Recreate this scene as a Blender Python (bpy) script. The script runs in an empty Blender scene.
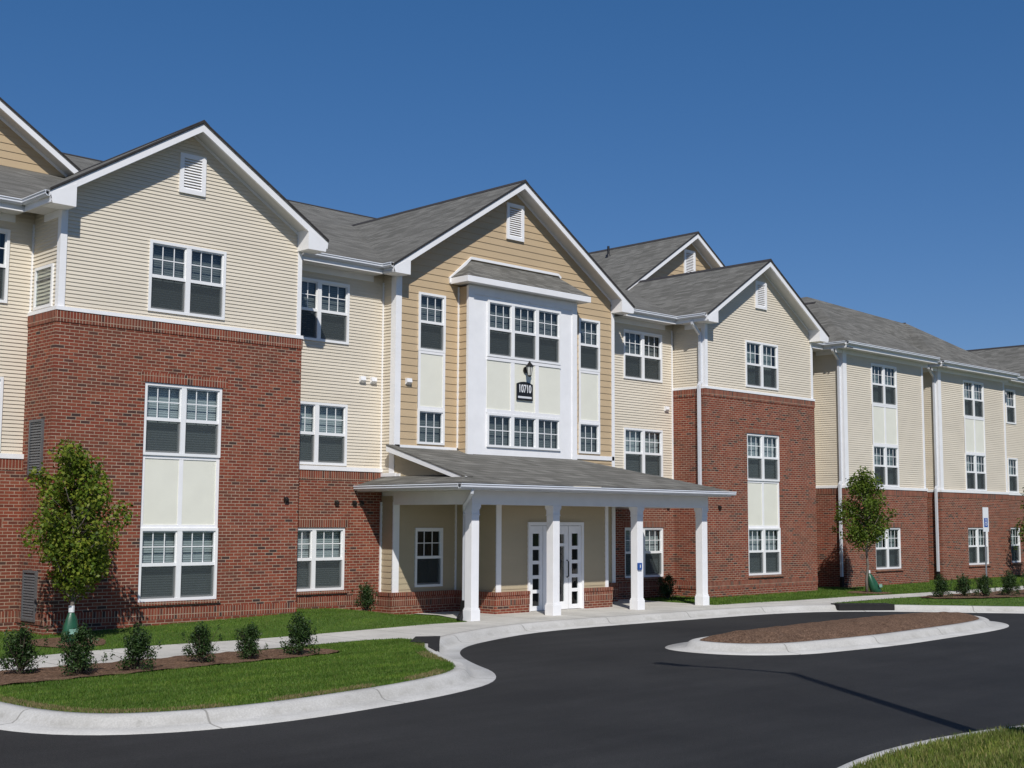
import bpy, bmesh, math, random
import numpy as np
from mathutils import Vector, Matrix
random.seed(7); np.random.seed(7)
S = bpy.context.scene
C = S.collection

# ---------------------------------------------------------------- camera
yaw, pit, rol = 44.19975, 6.00313, 0.290034
yaw, pit, rol = [math.radians(a) for a in (yaw, pit, rol)]
f = Vector((math.sin(yaw)*math.cos(pit), math.cos(yaw)*math.cos(pit), math.sin(pit)))
r0 = Vector((math.cos(yaw), -math.sin(yaw), 0)); u0 = r0.cross(f)
r = r0*math.cos(rol) + u0*math.sin(rol); u = -r0*math.sin(rol) + u0*math.cos(rol)
cd = bpy.data.cameras.new('camera'); cam = bpy.data.objects.new('camera', cd); C.objects.link(cam)
cam.matrix_world = Matrix(((r.x, u.x, -f.x, 0), (r.y, u.y, -f.y, 0), (r.z, u.z, -f.z, 2.5), (0, 0, 0, 1)))
cd.sensor_width = 36; cd.lens = 1297.7*36/1024; cd.clip_start = 0.1; cd.clip_end = 3000
S.camera = cam

# ---------------------------------------------------------------- light
SUN_EL, SUN_AZ = 44.0, 215.5      # azimuth the light comes from, clockwise from +Y
w = bpy.data.worlds.new('World'); S.world = w; w.use_nodes = True
nt = w.node_tree; sky = nt.nodes.new('ShaderNodeTexSky'); sky.sky_type = 'NISHITA'; sky.sun_disc = False
sky.sun_elevation = math.radians(SUN_EL); sky.sun_rotation = math.radians(SUN_AZ)
sky.air_density = 0.85; sky.dust_density = 0.25; sky.ozone_density = 3.0; sky.altitude = 200
bg = nt.nodes['Background']; bg.inputs['Strength'].default_value = 0.1
hs = nt.nodes.new('ShaderNodeHueSaturation'); hs.inputs['Saturation'].default_value = 1.32; gm = nt.nodes.new('ShaderNodeGamma'); gm.inputs[1].default_value = .68; mu = nt.nodes.new('ShaderNodeMix'); mu.data_type = 'RGBA'; mu.blend_type = 'MULTIPLY'; mu.inputs[0].default_value = 1; mu.inputs[7].default_value = (.88, 1.005, 1.33, 1)
nt.links.new(sky.outputs[0], hs.inputs['Color']); nt.links.new(hs.outputs[0], gm.inputs[0]); nt.links.new(gm.outputs[0], mu.inputs[6]); nt.links.new(mu.outputs[2], bg.inputs['Color'])
sl = bpy.data.lights.new('sun', 'SUN'); sl.energy = 3.9; sl.angle = math.radians(0.53); sl.color = (1.0, 0.965, 0.92)
so = bpy.data.objects.new('sun', sl); C.objects.link(so); so.location = (-20, -30, 40)
a = math.radians(SUN_AZ); e = math.radians(SUN_EL)
so.rotation_euler = Vector((math.sin(a)*math.cos(e), math.cos(a)*math.cos(e), math.sin(e))).to_track_quat('Z', 'Y').to_euler()
S.view_settings.view_transform = 'Standard'; S.view_settings.look = 'None'
S.view_settings.exposure = 0.0; S.view_settings.gamma = 1

# ---------------------------------------------------------------- materials
def srgb(*c):
    return tuple((x/255/12.92 if x/255 <= .04045 else ((x/255+.055)/1.055)**2.4) for x in c) + (1,)

class N:
    def __init__(s, name):
        s.m = bpy.data.materials.new(name); s.m.use_nodes = True
        s.t = s.m.node_tree; s.b = s.t.nodes['Principled BSDF']; s.out = s.t.nodes['Material Output']
    def n(s, ty, **kw):
        nd = s.t.nodes.new(ty)
        for k, v in kw.items():
            if k.startswith('i_'):
                nd.inputs[int(k[2:]) if k[2:].isdigit() else k[2:].replace('_', ' ')].default_value = v
            else: setattr(nd, k, v)
        return nd
    def l(s, a, b): s.t.links.new(a, b)
    def obj(s): return s.n('ShaderNodeTexCoord').outputs['Object']
    def noise(s, scale, detail=3, vec=None, rough=.55):
        nd = s.n('ShaderNodeTexNoise'); nd.inputs['Scale'].default_value = scale
        nd.inputs['Detail'].default_value = detail; nd.inputs['Roughness'].default_value = rough
        s.l(vec if vec is not None else s.obj(), nd.inputs['Vector']); return nd.outputs['Fac']
    def ramp(s, fac, stops, interp='LINEAR'):
        nd = s.n('ShaderNodeValToRGB'); cr = nd.color_ramp; cr.interpolation = interp
        while len(cr.elements) < len(stops): cr.elements.new(.5)
        for e_, (p, c) in zip(cr.elements, stops): e_.position = p; e_.color = c
        s.l(fac, nd.inputs[0]); return nd.outputs[0]
    def mix(s, fac, a, b, mode='MIX'):
        nd = s.n('ShaderNodeMix', data_type='RGBA', blend_type=mode)
        for v, i in ((fac, 0), (a, 6), (b, 7)):
            if hasattr(v, 'links'): s.l(v, nd.inputs[i])
            else: nd.inputs[i].default_value = v
        return nd.outputs[2]
    def bump(s, h, strength, dist=.01):
        nd = s.n('ShaderNodeBump'); nd.inputs['Strength'].default_value = strength
        nd.inputs['Distance'].default_value = dist; s.l(h, nd.inputs['Height']); s.l(nd.outputs[0], s.b.inputs['Normal'])
    def scaled(s, sx, sy, sz):
        mp = s.n('ShaderNodeMapping'); mp.inputs['Scale'].default_value = (sx, sy, sz); s.l(s.obj(), mp.inputs[0]); return mp.outputs[0]
    def flat(s):                       # (x+y, z, 0) wall coordinates
        sp = s.n('ShaderNodeSeparateXYZ'); s.l(s.obj(), sp.inputs[0])
        ad = s.n('ShaderNodeMath', operation='ADD'); s.l(sp.outputs[0], ad.inputs[0]); s.l(sp.outputs[1], ad.inputs[1])
        cb = s.n('ShaderNodeCombineXYZ'); s.l(ad.outputs[0], cb.inputs[0]); s.l(sp.outputs[2], cb.inputs[1]); return cb.outputs[0]

def simple(name, col, rough=.6, var=.08, scale=6, metallic=0, bump=0, spec=.5):
    n = N(name); c = srgb(*col) if max(col) > 1 else tuple(col)+(1,)
    lo = tuple(v*(1-var) for v in c[:3])+(1,); hi = tuple(min(1, v*(1+var)) for v in c[:3])+(1,)
    no = n.noise(scale, 4)
    n.l(n.ramp(no, [(.3, lo), (.7, hi)]), n.b.inputs['Base Color'])
    n.b.inputs['Roughness'].default_value = rough; n.b.inputs['Metallic'].default_value = metallic
    n.b.inputs['Specular IOR Level'].default_value = spec
    if bump: n.bump(n.noise(scale*12, 3), bump)
    return n.m

def brick_mat(name, soldier=False, phase=0.0):
    n = N(name); v = n.flat()
    mp = n.n('ShaderNodeMapping'); mp.inputs['Location'].default_value = (0.03, phase, 0); n.l(v, mp.inputs[0])
    bt = n.n('ShaderNodeTexBrick'); n.l(mp.outputs[0], bt.inputs['Vector'])
    bt.offset = 0.0 if soldier else 0.5
    bt.inputs['Scale'].default_value = 1
    bt.inputs['Brick Width'].default_value = .0677 if soldier else .2032
    bt.inputs['Row Height'].default_value = .25 if soldier else .0677
    bt.inputs['Mortar Size'].default_value = .0075; bt.inputs['Mortar Smooth'].default_value = .15
    bt.inputs['Color1'].default_value = (0, 0, 0, 1); bt.inputs['Color2'].default_value = (1, 1, 1, 1); bt.inputs['Mortar'].default_value = (.5, .5, .5, 1)
    K = 1.0
    def c(r_, g, b): return (r_*1.04, g*.94, b*.83, 1)
    col = n.ramp(bt.outputs['Color'], [(0, c(.055, .045, .047)), (.06, c(.085, .055, .055)), (.10, c(.155, .058, .046)), (.3, c(.205, .062, .042)), (.5, c(.25, .077, .050)),
                                      (.72, c(.29, .098, .062)), (.9, c(.22, .060, .042)), (1, c(.32, .13, .085))])
    big = n.noise(.55, 3, n.scaled(1, 1, 2.2)); col = n.mix(n.ramp(big, [(.40, (0, 0, 0, 1)), (.68, (.5, .5, .5, 1))]), col, (.145, .068, .045, 1)); big2 = n.noise(1.1, 3, n.scaled(.7, .7, 3)); col = n.mix(n.ramp(big2, [(.5, (0, 0, 0, 1)), (.72, (.4, .4, .4, 1))]), col, (.27, .075, .045, 1))
    fine = n.noise(60, 3); col = n.mix(.35, col, n.ramp(fine, [(.3, (.09, .025, .02, 1)), (.7, (.40, .14, .09, 1))]), 'SOFT_LIGHT')
    mort = n.ramp(n.noise(4, 3), [(.35, (.33, .235, .165, 1)), (.65, (.45, .335, .245, 1))])
    n.l(n.mix(bt.outputs['Fac'], col, mort), n.b.inputs['Base Color'])
    inv = n.n('ShaderNodeMath', operation='SUBTRACT'); inv.inputs[0].default_value = 1; n.l(bt.outputs['Fac'], inv.inputs[1])
    ad = n.n('ShaderNodeMath', operation='MULTIPLY_ADD'); n.l(fine, ad.inputs[0]); ad.inputs[1].default_value = .35; n.l(inv.outputs[0], ad.inputs[2])
    n.bump(ad.outputs[0], .8, .008); n.b.inputs['Roughness'].default_value = .88; n.b.inputs['Specular IOR Level'].default_value = .25
    return n.m

def shingle_mat():
    n = N('asphalt_shingle'); v = n.flat()
    bt = n.n('ShaderNodeTexBrick'); n.l(v, bt.inputs['Vector']); bt.inputs['Scale'].default_value = 1
    bt.inputs['Brick Width'].default_value = .34; bt.inputs['Row Height'].default_value = .068
    bt.inputs['Mortar Size'].default_value = .004; bt.inputs['Mortar Smooth'].default_value = .3; bt.offset = .37
    bt.inputs['Color1'].default_value = (0, 0, 0, 1); bt.inputs['Color2'].default_value = (1, 1, 1, 1); bt.inputs['Mortar'].default_value = (0, 0, 0, 1)
    col = n.ramp(bt.outputs['Color'], [(0, (.118, .114, .100, 1)), (.35, (.148, .143, .127, 1)), (.7, (.170, .164, .146, 1)), (1, (.205, .198, .177, 1))])
    col = n.mix(bt.outputs['Fac'], col, (.075, .072, .066, 1))
    big = n.noise(1.3, 4, n.scaled(.8, .8, 1.6)); col = n.mix(.12, col, n.ramp(big, [(.3, (.25, .25, .25, 1)), (.7, (.72, .72, .72, 1))]), 'OVERLAY')
    gr = n.noise(90, 2); col = n.mix(.4, col, n.ramp(gr, [(.3, (.3, .3, .3, 1)), (.7, (.7, .7, .7, 1))]), 'OVERLAY')
    n.l(col, n.b.inputs['Base Color']); n.b.inputs['Roughness'].default_value = .95; n.b.inputs['Specular IOR Level'].default_value = .15
    inv = n.n('ShaderNodeMath', operation='SUBTRACT'); inv.inputs[0].default_value = 1; n.l(bt.outputs['Fac'], inv.inputs[1])
    n.bump(inv.outputs[0], .5, .01)
    return n.m

def siding_mat(name, col, var=.05):
    n = N(name); c = srgb(*col)
    no = n.noise(.9, 4, n.scaled(.6, .6, 2)); c1 = tuple(v*(1-var) for v in c[:3])+(1,); c2 = tuple(v*(1+var) for v in c[:3])+(1,)
    cc = n.ramp(no, [(.3, c1), (.7, c2)])
    gr = n.noise(30, 3, n.scaled(1, 1, 8)); cc = n.mix(.18, cc, n.ramp(gr, [(.3, (.35, .35, .35, 1)), (.7, (.65, .65, .65, 1))]), 'OVERLAY')
    n.l(cc, n.b.inputs['Base Color']); n.b.inputs['Roughness'].default_value = .5; n.b.inputs['Specular IOR Level'].default_value = .35
    return n.m

def grass_mat(name, a_, b_, c_):
    n = N(name)
    big = n.noise(.8, 4); col = n.ramp(big, [(.32, a_), (.55, b_), (.75, c_)])
    g = n.noise(22, 4); col = n.mix(.5, col, n.ramp(g, [(.3, (.22, .22, .22, 1)), (.72, (.75, .75, .72, 1))]), 'OVERLAY')
    oi = n.n('ShaderNodeTexCoord')
    n.l(col, n.b.inputs['Base Color']); n.b.inputs['Roughness'].default_value = .8; n.b.inputs['Specular IOR Level'].default_value = .2
    n.bump(n.noise(120, 3), .7, .03)
    return n.m

def leaf_mat(name, cols, trans=.25, spec=.4):
    n = N(name)
    g = n.n('ShaderNodeNewGeometry')
    col = n.ramp(g.outputs['Random Per Island'], [(i/(len(cols)-1), c) for i, c in enumerate(cols)])
    if name.endswith('blade'):
        no = n.noise(1.0, 5, n.scaled(.9, 2.6, 1)); col = n.mix(.6, col, n.ramp(no, [(.32, (.24, .27, .25, 1)), (.5, (.5, .5, .5, 1)), (.7, (.80, .74, .62, 1))]), 'OVERLAY')
    n.l(col, n.b.inputs['Base Color']); n.b.inputs['Roughness'].default_value = .5; n.b.inputs['Specular IOR Level'].default_value = spec
    tr = n.n('ShaderNodeBsdfTranslucent'); n.l(col, tr.inputs[0])
    mx = n.n('ShaderNodeMixShader'); mx.inputs[0].default_value = trans
    n.l(n.b.outputs[0], mx.inputs[1]); n.l(tr.outputs[0], mx.inputs[2]); n.l(mx.outputs[0], n.out.inputs[0])
    return n.m

def glass_mat():
    n = N('window_glass'); n.t.nodes.remove(n.b)
    lw = n.n('ShaderNodeLayerWeight'); lw.inputs[0].default_value = .5
    pw = n.n('ShaderNodeMath', operation='POWER'); n.l(lw.outputs['Facing'], pw.inputs[0]); pw.inputs[1].default_value = 5
    tr = n.n('ShaderNodeBsdfTransparent'); tr.inputs[0].default_value = (.80, .86, .86, 1)
    gl = n.n('ShaderNodeBsdfGlossy'); gl.inputs['Roughness'].default_value = .02
    no = n.noise(1.6, 2); bp = n.n('ShaderNodeBump'); bp.inputs['Strength'].default_value = .08; bp.inputs['Distance'].default_value = .05
    n.l(no, bp.inputs['Height']); n.l(bp.outputs[0], gl.inputs['Normal'])
    ml = n.n('ShaderNodeMath', operation='MULTIPLY_ADD', use_clamp=True); n.l(pw.outputs[0], ml.inputs[0]); ml.inputs[1].default_value = 1.1; ml.inputs[2].default_value = .085
    mx = n.n('ShaderNodeMixShader'); n.l(ml.outputs[0], mx.inputs[0]); n.l(tr.outputs[0], mx.inputs[1]); n.l(gl.outputs[0], mx.inputs[2])
    n.l(mx.outputs[0], n.out.inputs[0]); return n.m

def screen_mat():
    n = N('insect_screen')
    n.b.inputs['Base Color'].default_value = (.045, .055, .055, 1); n.b.inputs['Roughness'].default_value = .8
    tr = n.n('ShaderNodeBsdfTransparent'); mx = n.n('ShaderNodeMixShader'); mx.inputs[0].default_value = .62
    n.l(tr.outputs[0], mx.inputs[1]); n.l(n.b.outputs[0], mx.inputs[2]); n.l(mx.outputs[0], n.out.inputs[0]); return n.m

def concrete_mat(name, base, joint=None):
    n = N(name); a_ = tuple(v*.84 for v in base)+(1,); b_ = tuple(v*1.1 for v in base)+(1,)
    col = n.ramp(n.noise(.9, 5), [(.3, a_), (.7, b_)])
    col = n.mix(.3, col, n.ramp(n.noise(45, 4), [(.3, (.3, .3, .3, 1)), (.7, (.7, .7, .7, 1))]), 'OVERLAY')
    st = n.noise(2.3, 5, rough=.7); col = n.mix(n.ramp(st, [(.56, (0, 0, 0, 1)), (.72, (.45, .45, .45, 1))]), col, (base[0]*.55, base[1]*.53, base[2]*.48, 1))
    if joint:
        bt = n.n('ShaderNodeTexBrick'); n.l(n.obj(), bt.inputs['Vector']); bt.inputs['Scale'].default_value = 1; bt.offset = 0
        bt.inputs['Brick Width'].default_value = joint; bt.inputs['Row Height'].default_value = 40; bt.inputs['Mortar Size'].default_value = .012
        col = n.mix(bt.outputs['Fac'], col, (base[0]*.35, base[1]*.35, base[2]*.33, 1))
    n.l(col, n.b.inputs['Base Color']); n.b.inputs['Roughness'].default_value = .9; n.b.inputs['Specular IOR Level'].default_value = .25
    n.bump(n.noise(70, 3), .25, .006); return n.m

def kerb_mat():
    n = N('kerb_concrete'); tc = n.n('ShaderNodeUVMap'); tc.uv_map = 'arc'; sp = n.n('ShaderNodeSeparateXYZ'); n.l(tc.outputs[0], sp.inputs[0])
    col = n.ramp(n.noise(1.1, 5), [(.3, (.44, .425, .39, 1)), (.7, (.58, .565, .53, 1))])
    col = n.mix(.3, col, n.ramp(n.noise(45, 4), [(.3, (.3, .3, .3, 1)), (.7, (.7, .7, .7, 1))]), 'OVERLAY')
    # dirt line where the gutter pan meets the kerb face, broken up by noise
    d = n.n('ShaderNodeMath', operation='SUBTRACT'); n.l(sp.outputs[1], d.inputs[0]); d.inputs[1].default_value = .40
    ab = n.n('ShaderNodeMath', operation='ABSOLUTE'); n.l(d.outputs[0], ab.inputs[0])
    ln = n.ramp(ab.outputs[0], [(.0, (.75, .75, .75, 1)), (.12, (0, 0, 0, 1))]); st = n.ramp(n.noise(2.2, 5, rough=.7), [(.42, (0, 0, 0, 1)), (.66, (.8, .8, .8, 1))])
    col = n.mix(n.mix(1.0, ln, st, 'MULTIPLY'), col, (.26, .245, .21, 1))
    st2 = n.ramp(n.noise(3.5, 6, rough=.75), [(.60, (0, 0, 0, 1)), (.72, (.5, .5, .5, 1))]); col = n.mix(st2, col, (.27, .26, .235, 1))
    md = n.n('ShaderNodeMath', operation='PINGPONG'); n.l(sp.outputs[0], md.inputs[0]); md.inputs[1].default_value = 1.52
    jn = n.ramp(md.outputs[0], [(.0, (.85, .85, .85, 1)), (.011, (.85, .85, .85, 1)), (.02, (0, 0, 0, 1))])
    col = n.mix(jn, col, (.24, .23, .205, 1))
    n.l(col, n.b.inputs['Base Color']); n.b.inputs['Roughness'].default_value = .9; n.b.inputs['Specular IOR Level'].default_value = .2
    n.bump(n.noise(30, 5), .35, .012); return n.m

def asphalt_mat():
    n = N('asphalt')
    col = n.ramp(n.noise(.35, 5, rough=.6), [(.3, (.0155, .0152, .0146, 1)), (.7, (.0290, .0285, .0274, 1))])
    st = n.noise(1, 4, n.scaled(.25, 2.2, 1)); col = n.mix(.35, col, n.ramp(st, [(.3, (.26, .26, .26, 1)), (.7, (.72, .72, .72, 1))]), 'OVERLAY')
    vo = n.n('ShaderNodeTexVoronoi'); vo.inputs['Scale'].default_value = 75; n.l(n.obj(), vo.inputs['Vector'])
    col = n.mix(.5, col, n.ramp(vo.outputs['Color'], [(.2, (.3, .3, .3, 1)), (.85, (.8, .8, .8, 1))]), 'OVERLAY')
    sp = n.noise(5, 6, rough=.8); col = n.mix(n.ramp(sp, [(.69, (0, 0, 0, 1)), (.76, (.5, .5, .5, 1))]), col, (.07, .068, .062, 1))
    n.l(col, n.b.inputs['Base Color']); n.b.inputs['Roughness'].default_value = .82; n.b.inputs['Specular IOR Level'].default_value = .3
    n.bump(vo.outputs['Distance'], .5, .006); return n.m

def mulch_mat():
    n = N('pine_bark_mulch')
    vo = n.n('ShaderNodeTexVoronoi'); vo.inputs['Scale'].default_value = 28
    mp = n.n('ShaderNodeMapping'); mp.inputs['Scale'].default_value = (1, 2.4, 1); mp.inputs['Rotation'].default_value = (0, 0, .6)
    n.l(n.obj(), mp.inputs[0]); n.l(mp.outputs[0], vo.inputs['Vector'])
    col = n.ramp(vo.outputs['Color'], [(.1, (.095, .056, .036, 1)), (.5, (.19, .115, .076, 1)), (.9, (.31, .20, .135, 1))])
    n.l(n.mix(.45, col, n.ramp(n.noise(3, 4), [(.3, (.3, .3, .3, 1)), (.7, (.7, .68, .64, 1))]), 'OVERLAY'), n.b.inputs['Base Color'])
    n.b.inputs['Roughness'].default_value = .95; n.b.inputs['Specular IOR Level'].default_value = .1
    n.bump(vo.outputs['Distance'], 1, .03); return n.m

M = dict(
    brick=brick_mat('red_brick'), soldier=brick_mat('soldier_brick', True),
    shingle=shingle_mat(),
    cream=siding_mat('cream_vinyl_siding', (219, 209, 190)), tan=siding_mat('tan_lap_siding', (193, 170, 136)), entry=siding_mat('beige_lap_siding', (180, 166, 138)),
    white=simple('white_painted_trim', (.87, .865, .86), .45, .03, 3), panel=simple('pale_panel', (.79, .78, .67), .5, .03, 2),
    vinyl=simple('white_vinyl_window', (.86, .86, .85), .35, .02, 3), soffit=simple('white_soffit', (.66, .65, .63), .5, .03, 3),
    alu=simple('white_aluminium_gutter', (.66, .68, .71), .28, .04, 4, 0, 0, .6),
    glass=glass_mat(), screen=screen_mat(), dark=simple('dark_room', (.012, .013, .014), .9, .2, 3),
    louver=simple('grey_louver_metal', (.145, .15, .155), .45, .08, 5, .3), black=simple('black_metal', (.012, .012, .013), .45, .2, 8),
    concrete=concrete_mat('concrete_walk', (.54, .52, .47), 1.6), curb=concrete_mat('curb_concrete', (.52, .51, .475), None),
    kerb=kerb_mat(), asphalt=asphalt_mat(), mulch=mulch_mat(),
    grass=grass_mat('lawn_turf', (.062, .120, .018, 1), (.085, .150, .025, 1), (.12, .17, .038, 1)),
    drygrass=grass_mat('dry_turf', (.070, .100, .018, 1), (.105, .125, .030, 1), (.15, .15, .045, 1)),
    field=grass_mat('field', (.04, .075, .02, 1), (.06, .09, .028, 1), (.08, .10, .04, 1)),
    blade=leaf_mat('grass_blade', [(.060, .125, .014, 1), (.080, .155, .020, 1), (.105, .180, .028, 1), (.155, .19, .045, 1)], .2, .15),
    dryblade=leaf_mat('dry_grass_blade', [(.08, .125, .018, 1), (.12, .165, .028, 1), (.17, .195, .045, 1), (.28, .25, .10, 1)], .2, .2),
    strawblade=leaf_mat('straw_stem', [(.15, .13, .05, 1), (.24, .19, .09, 1), (.32, .25, .13, 1), (.12, .13, .04, 1)], .2, .1),
    leaf=leaf_mat('maple_leaf', [(.06, .11, .012, 1), (.11, .175, .016, 1), (.17, .23, .024, 1), (.28, .31, .04, 1), (.09, .14, .02, 1)], .4, .25),
    leaf2=leaf_mat('dark_maple_leaf', [(.055, .10, .013, 1), (.09, .15, .016, 1), (.15, .20, .024, 1), (.08, .12, .02, 1)], .35, .25),
    holly=leaf_mat('holly_leaf', [(.014, .032, .009, 1), (.024, .054, .012, 1), (.045, .080, .018, 1), (.020, .044, .011, 1)], .12, .25),
    bark=simple('grey_bark', (.16, .135, .11), .9, .25, 14, 0, .5), twig=simple('brown_twig', (.09, .065, .045), .9, .2, 14),
    bag=simple('green_bag_plastic', (.018, .085, .042), .35, .25, 6, 0, .2), label=simple('white_tag', (.75, .76, .76), .5, .02),
    steel=simple('galvanised_steel', (.42, .43, .44), .4, .08, 8, .7), blue=simple('sign_blue', (.025, .09, .33), .4, .04), signwhite=simple('sign_white', (.74, .75, .76), .4, .03),
    lampglass=simple('frosted_lamp_glass', (.6, .6, .55), .2, .05), bronze=simple('dark_bronze', (.03, .028, .025), .4, .2, 8, .5),
    drain_dark=simple('dark_drain_throat', (.008, .007, .007), .8, .3, 6), curtain=simple('pale_curtain', (.20, .24, .24), .9, .1, 2),
)
def blind_mat(nm, k):
    n = N(nm); v = n.n('ShaderNodeTexWave', wave_type='BANDS', bands_direction='Z'); v.inputs['Scale'].default_value = 6.2
    n.l(n.obj(), v.inputs['Vector'])
    n.l(n.ramp(v.outputs['Fac'], [(.0, (.33*k, .37*k, .375*k, 1)), (.5, (.60*k, .64*k, .64*k, 1)), (1, (.66*k, .69*k, .69*k, 1))]), n.b.inputs['Base Color'])
    n.b.inputs['Roughness'].default_value = .6; n.bump(v.outputs['Fac'], .6, .01); return n.m
M['blind'] = blind_mat('pale_blind', .72); M['dimblind'] = blind_mat('grey_blind', .28)

# ---------------------------------------------------------------- mesh helpers
class MB:
    def __init__(s): s.v = []; s.f = []
    def poly(s, pts):
        i = len(s.v); s.v += [tuple(p) for p in pts]; s.f.append(tuple(range(i, i+len(pts)))); return s
    def box(s, x0, y0, z0, x1, y1, z1):
        i = len(s.v)
        s.v += [(x0,y0,z0),(x1,y0,z0),(x1,y1,z0),(x0,y1,z0),(x0,y0,z1),(x1,y0,z1),(x1,y1,z1),(x0,y1,z1)]
        s.f += [tuple(i+k for k in q) for q in ((0,3,2,1),(4,5,6,7),(0,1,5,4),(1,2,6,5),(2,3,7,6),(3,0,4,7))]; return s
    def prism(s, pts, d):           # planar polygon extruded along vector d
        n = len(pts); i = len(s.v); d = Vector(d)
        s.v += [tuple(p) for p in pts] + [tuple(Vector(p)+d) for p in pts]
        s.f.append(tuple(i+k for k in range(n))[::-1]); s.f.append(tuple(i+n+k for k in range(n)))
        for k in range(n): s.f.append((i+k, i+(k+1) % n, i+n+(k+1) % n, i+n+k))
        return s
    def tube(s, pts, rad, seg=8, rect=None):
        pts = [Vector(p) for p in pts]; rings = []
        if not isinstance(rad, (list, tuple)): rad = [rad]*len(pts)
        for k, p in enumerate(pts):
            t = (pts[min(k+1, len(pts)-1)]-pts[max(k-1, 0)]).normalized()
            up = Vector((0, 0, 1)) if abs(t.z) < .9 else Vector((0, 1, 0))
            a_ = t.cross(up).normalized(); b_ = a_.cross(t).normalized(); i = len(s.v); ring = []
            for q in range(seg):
                an = 2*math.pi*q/seg + (math.pi/4 if seg == 4 else 0)
                s.v.append(tuple(p+(a_*math.cos(an)+b_*math.sin(an))*rad[k])); ring.append(i+q)
            rings.append(ring)
        for k in range(len(rings)-1):
            for q in range(seg): s.f.append((rings[k][q], rings[k][(q+1) % seg], rings[k+1][(q+1) % seg], rings[k+1][q]))
        s.f.append(tuple(rings[0][::-1])); s.f.append(tuple(rings[-1])); return s
    def build(s, name, mat, parent=None, off=(0, 0, 0), smooth=False, bevel=0, fix=True):
        me = bpy.data.meshes.new(name); o = Vector(off)
        me.from_pydata([(x-o.x, y-o.y, z-o.z) for x, y, z in s.v], [], s.f)
        if fix:
            bm = bmesh.new(); bm.from_mesh(me); bmesh.ops.recalc_face_normals(bm, faces=bm.faces); bm.to_mesh(me); bm.free()
        me.materials.append(mat)
        if smooth: me.shade_smooth()
        ob = bpy.data.objects.new(name, me); C.objects.link(ob)
        if parent: ob.parent = parent
        if bevel:
            b = ob.modifiers.new('bevel', 'BEVEL'); b.width = bevel; b.segments = 2; b.limit_method = 'ANGLE'
        return ob

def tag(o, label=None, cat=None, group=None, kind=None):
    if label: o['label'] = label
    if cat: o['category'] = cat
    if group: o['group'] = group
    if kind: o['kind'] = kind
    return o
def empty(name, loc, label, cat, group=None):
    o = bpy.data.objects.new(name, None); C.objects.link(o); o.location = loc; o.empty_display_size = .3
    return tag(o, label, cat, group)
def dup(rt, loc, rotz, label, scale=1.0):
    c = rt.copy(); C.objects.link(c); c.location = loc; c.rotation_euler = (0, 0, rotz); c.scale = (scale,)*3; c['label'] = label
    for ch in list(rt.children):
        d = ch.copy(); C.objects.link(d); d.parent = c
        for g in list(ch.children):
            k = g.copy(); C.objects.link(k); k.parent = d
    return c

# ---------------------------------------------------------------- terrain
def hgt(x, y):
    R = float(np.interp(x, [5, 11.5, 17.3, 19.2, 20.6, 30, 33, 49], [.06, .09, .25, .2, .0, 0, .01, .07]))
    t = min(1, max(0, (y-22.4)/2.4)); return .135 + R*t*t*(3-2*t)
def sheet(pts, step, zf):
    bm = bmesh.new(); vs = [bm.verts.new((x, y, 0)) for x, y in pts]; fc = bm.faces.new(vs)
    bmesh.ops.triangulate(bm, faces=[fc])
    xs = [p[0] for p in pts]; ys = [p[1] for p in pts]
    for ax, lo, hi in ((0, min(xs), max(xs)), (1, min(ys), max(ys))):
        k = math.floor(lo/step)*step+step
        while k < hi:
            co = Vector((k, 0, 0)) if ax == 0 else Vector((0, k, 0)); no = Vector((1, 0, 0)) if ax == 0 else Vector((0, 1, 0))
            bmesh.ops.bisect_plane(bm, geom=bm.verts[:]+bm.edges[:]+bm.faces[:], plane_co=co, plane_no=no, dist=1e-5); k += step
    for v in bm.verts: v.co.z = zf(v.co.x, v.co.y)
    bmesh.ops.recalc_face_normals(bm, faces=bm.faces)
    if sum(fc.normal.z for fc in bm.faces) < 0: bmesh.ops.reverse_faces(bm, faces=bm.faces)
    return bm
def bmobj(bm, name, mat, smooth=True, kind='structure'):
    me = bpy.data.meshes.new(name); bm.to_mesh(me); bm.free(); me.materials.append(mat)
    if smooth: me.shade_smooth()
    o = bpy.data.objects.new(name, me); C.objects.link(o); o['kind'] = kind; return o
def smooth_path(p, closed=False, it=2):
    for _ in range(it):
        q = [] if closed else [p[0]]
        n = len(p)
        for i in range(n if closed else n-1):
            a_, b_ = p[i], p[(i+1) % n]
            q += [(a_[0]*.75+b_[0]*.25, a_[1]*.75+b_[1]*.25), (a_[0]*.25+b_[0]*.75, a_[1]*.25+b_[1]*.75)]
        if not closed: q.append(p[-1])
        p = q
    return p
def offset(p, d, closed=False):
    n = len(p); out = []
    for i in range(n):
        a_ = p[(i-1) % n] if closed or i > 0 else p[i]; b_ = p[(i+1) % n] if closed or i < n-1 else p[i]
        dx, dy = b_[0]-a_[0], b_[1]-a_[1]; L = math.hypot(dx, dy) or 1
        out.append((p[i][0]-dy/L*d, p[i][1]+dx/L*d))
    return out
def curb(path, prof, name, closed=False):
    m = MB(); rings = [[(x, y, z) for x, y in offset(path, d, closed)] for d, z in prof]; n = len(path)
    base = 0
    for rg in rings: m.v += rg
    for k in range(len(rings)-1):
        for i in range(n if closed else n-1):
            j = (i+1) % n; m.f.append((k*n+i, k*n+j, (k+1)*n+j, (k+1)*n+i))
    o = m.build(name, M['kerb'], smooth=True, fix=True); o['kind'] = 'structure'
    arc = [0]
    for i in range(1, n): arc.append(arc[-1]+math.dist(path[i], path[i-1]))
    uv = o.data.uv_layers.new(name='arc')
    for lp in o.data.loops:
        vi = lp.vertex_index; uv.data[lp.index].uv = (arc[vi % n], prof[vi//n][0])
    return o

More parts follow.
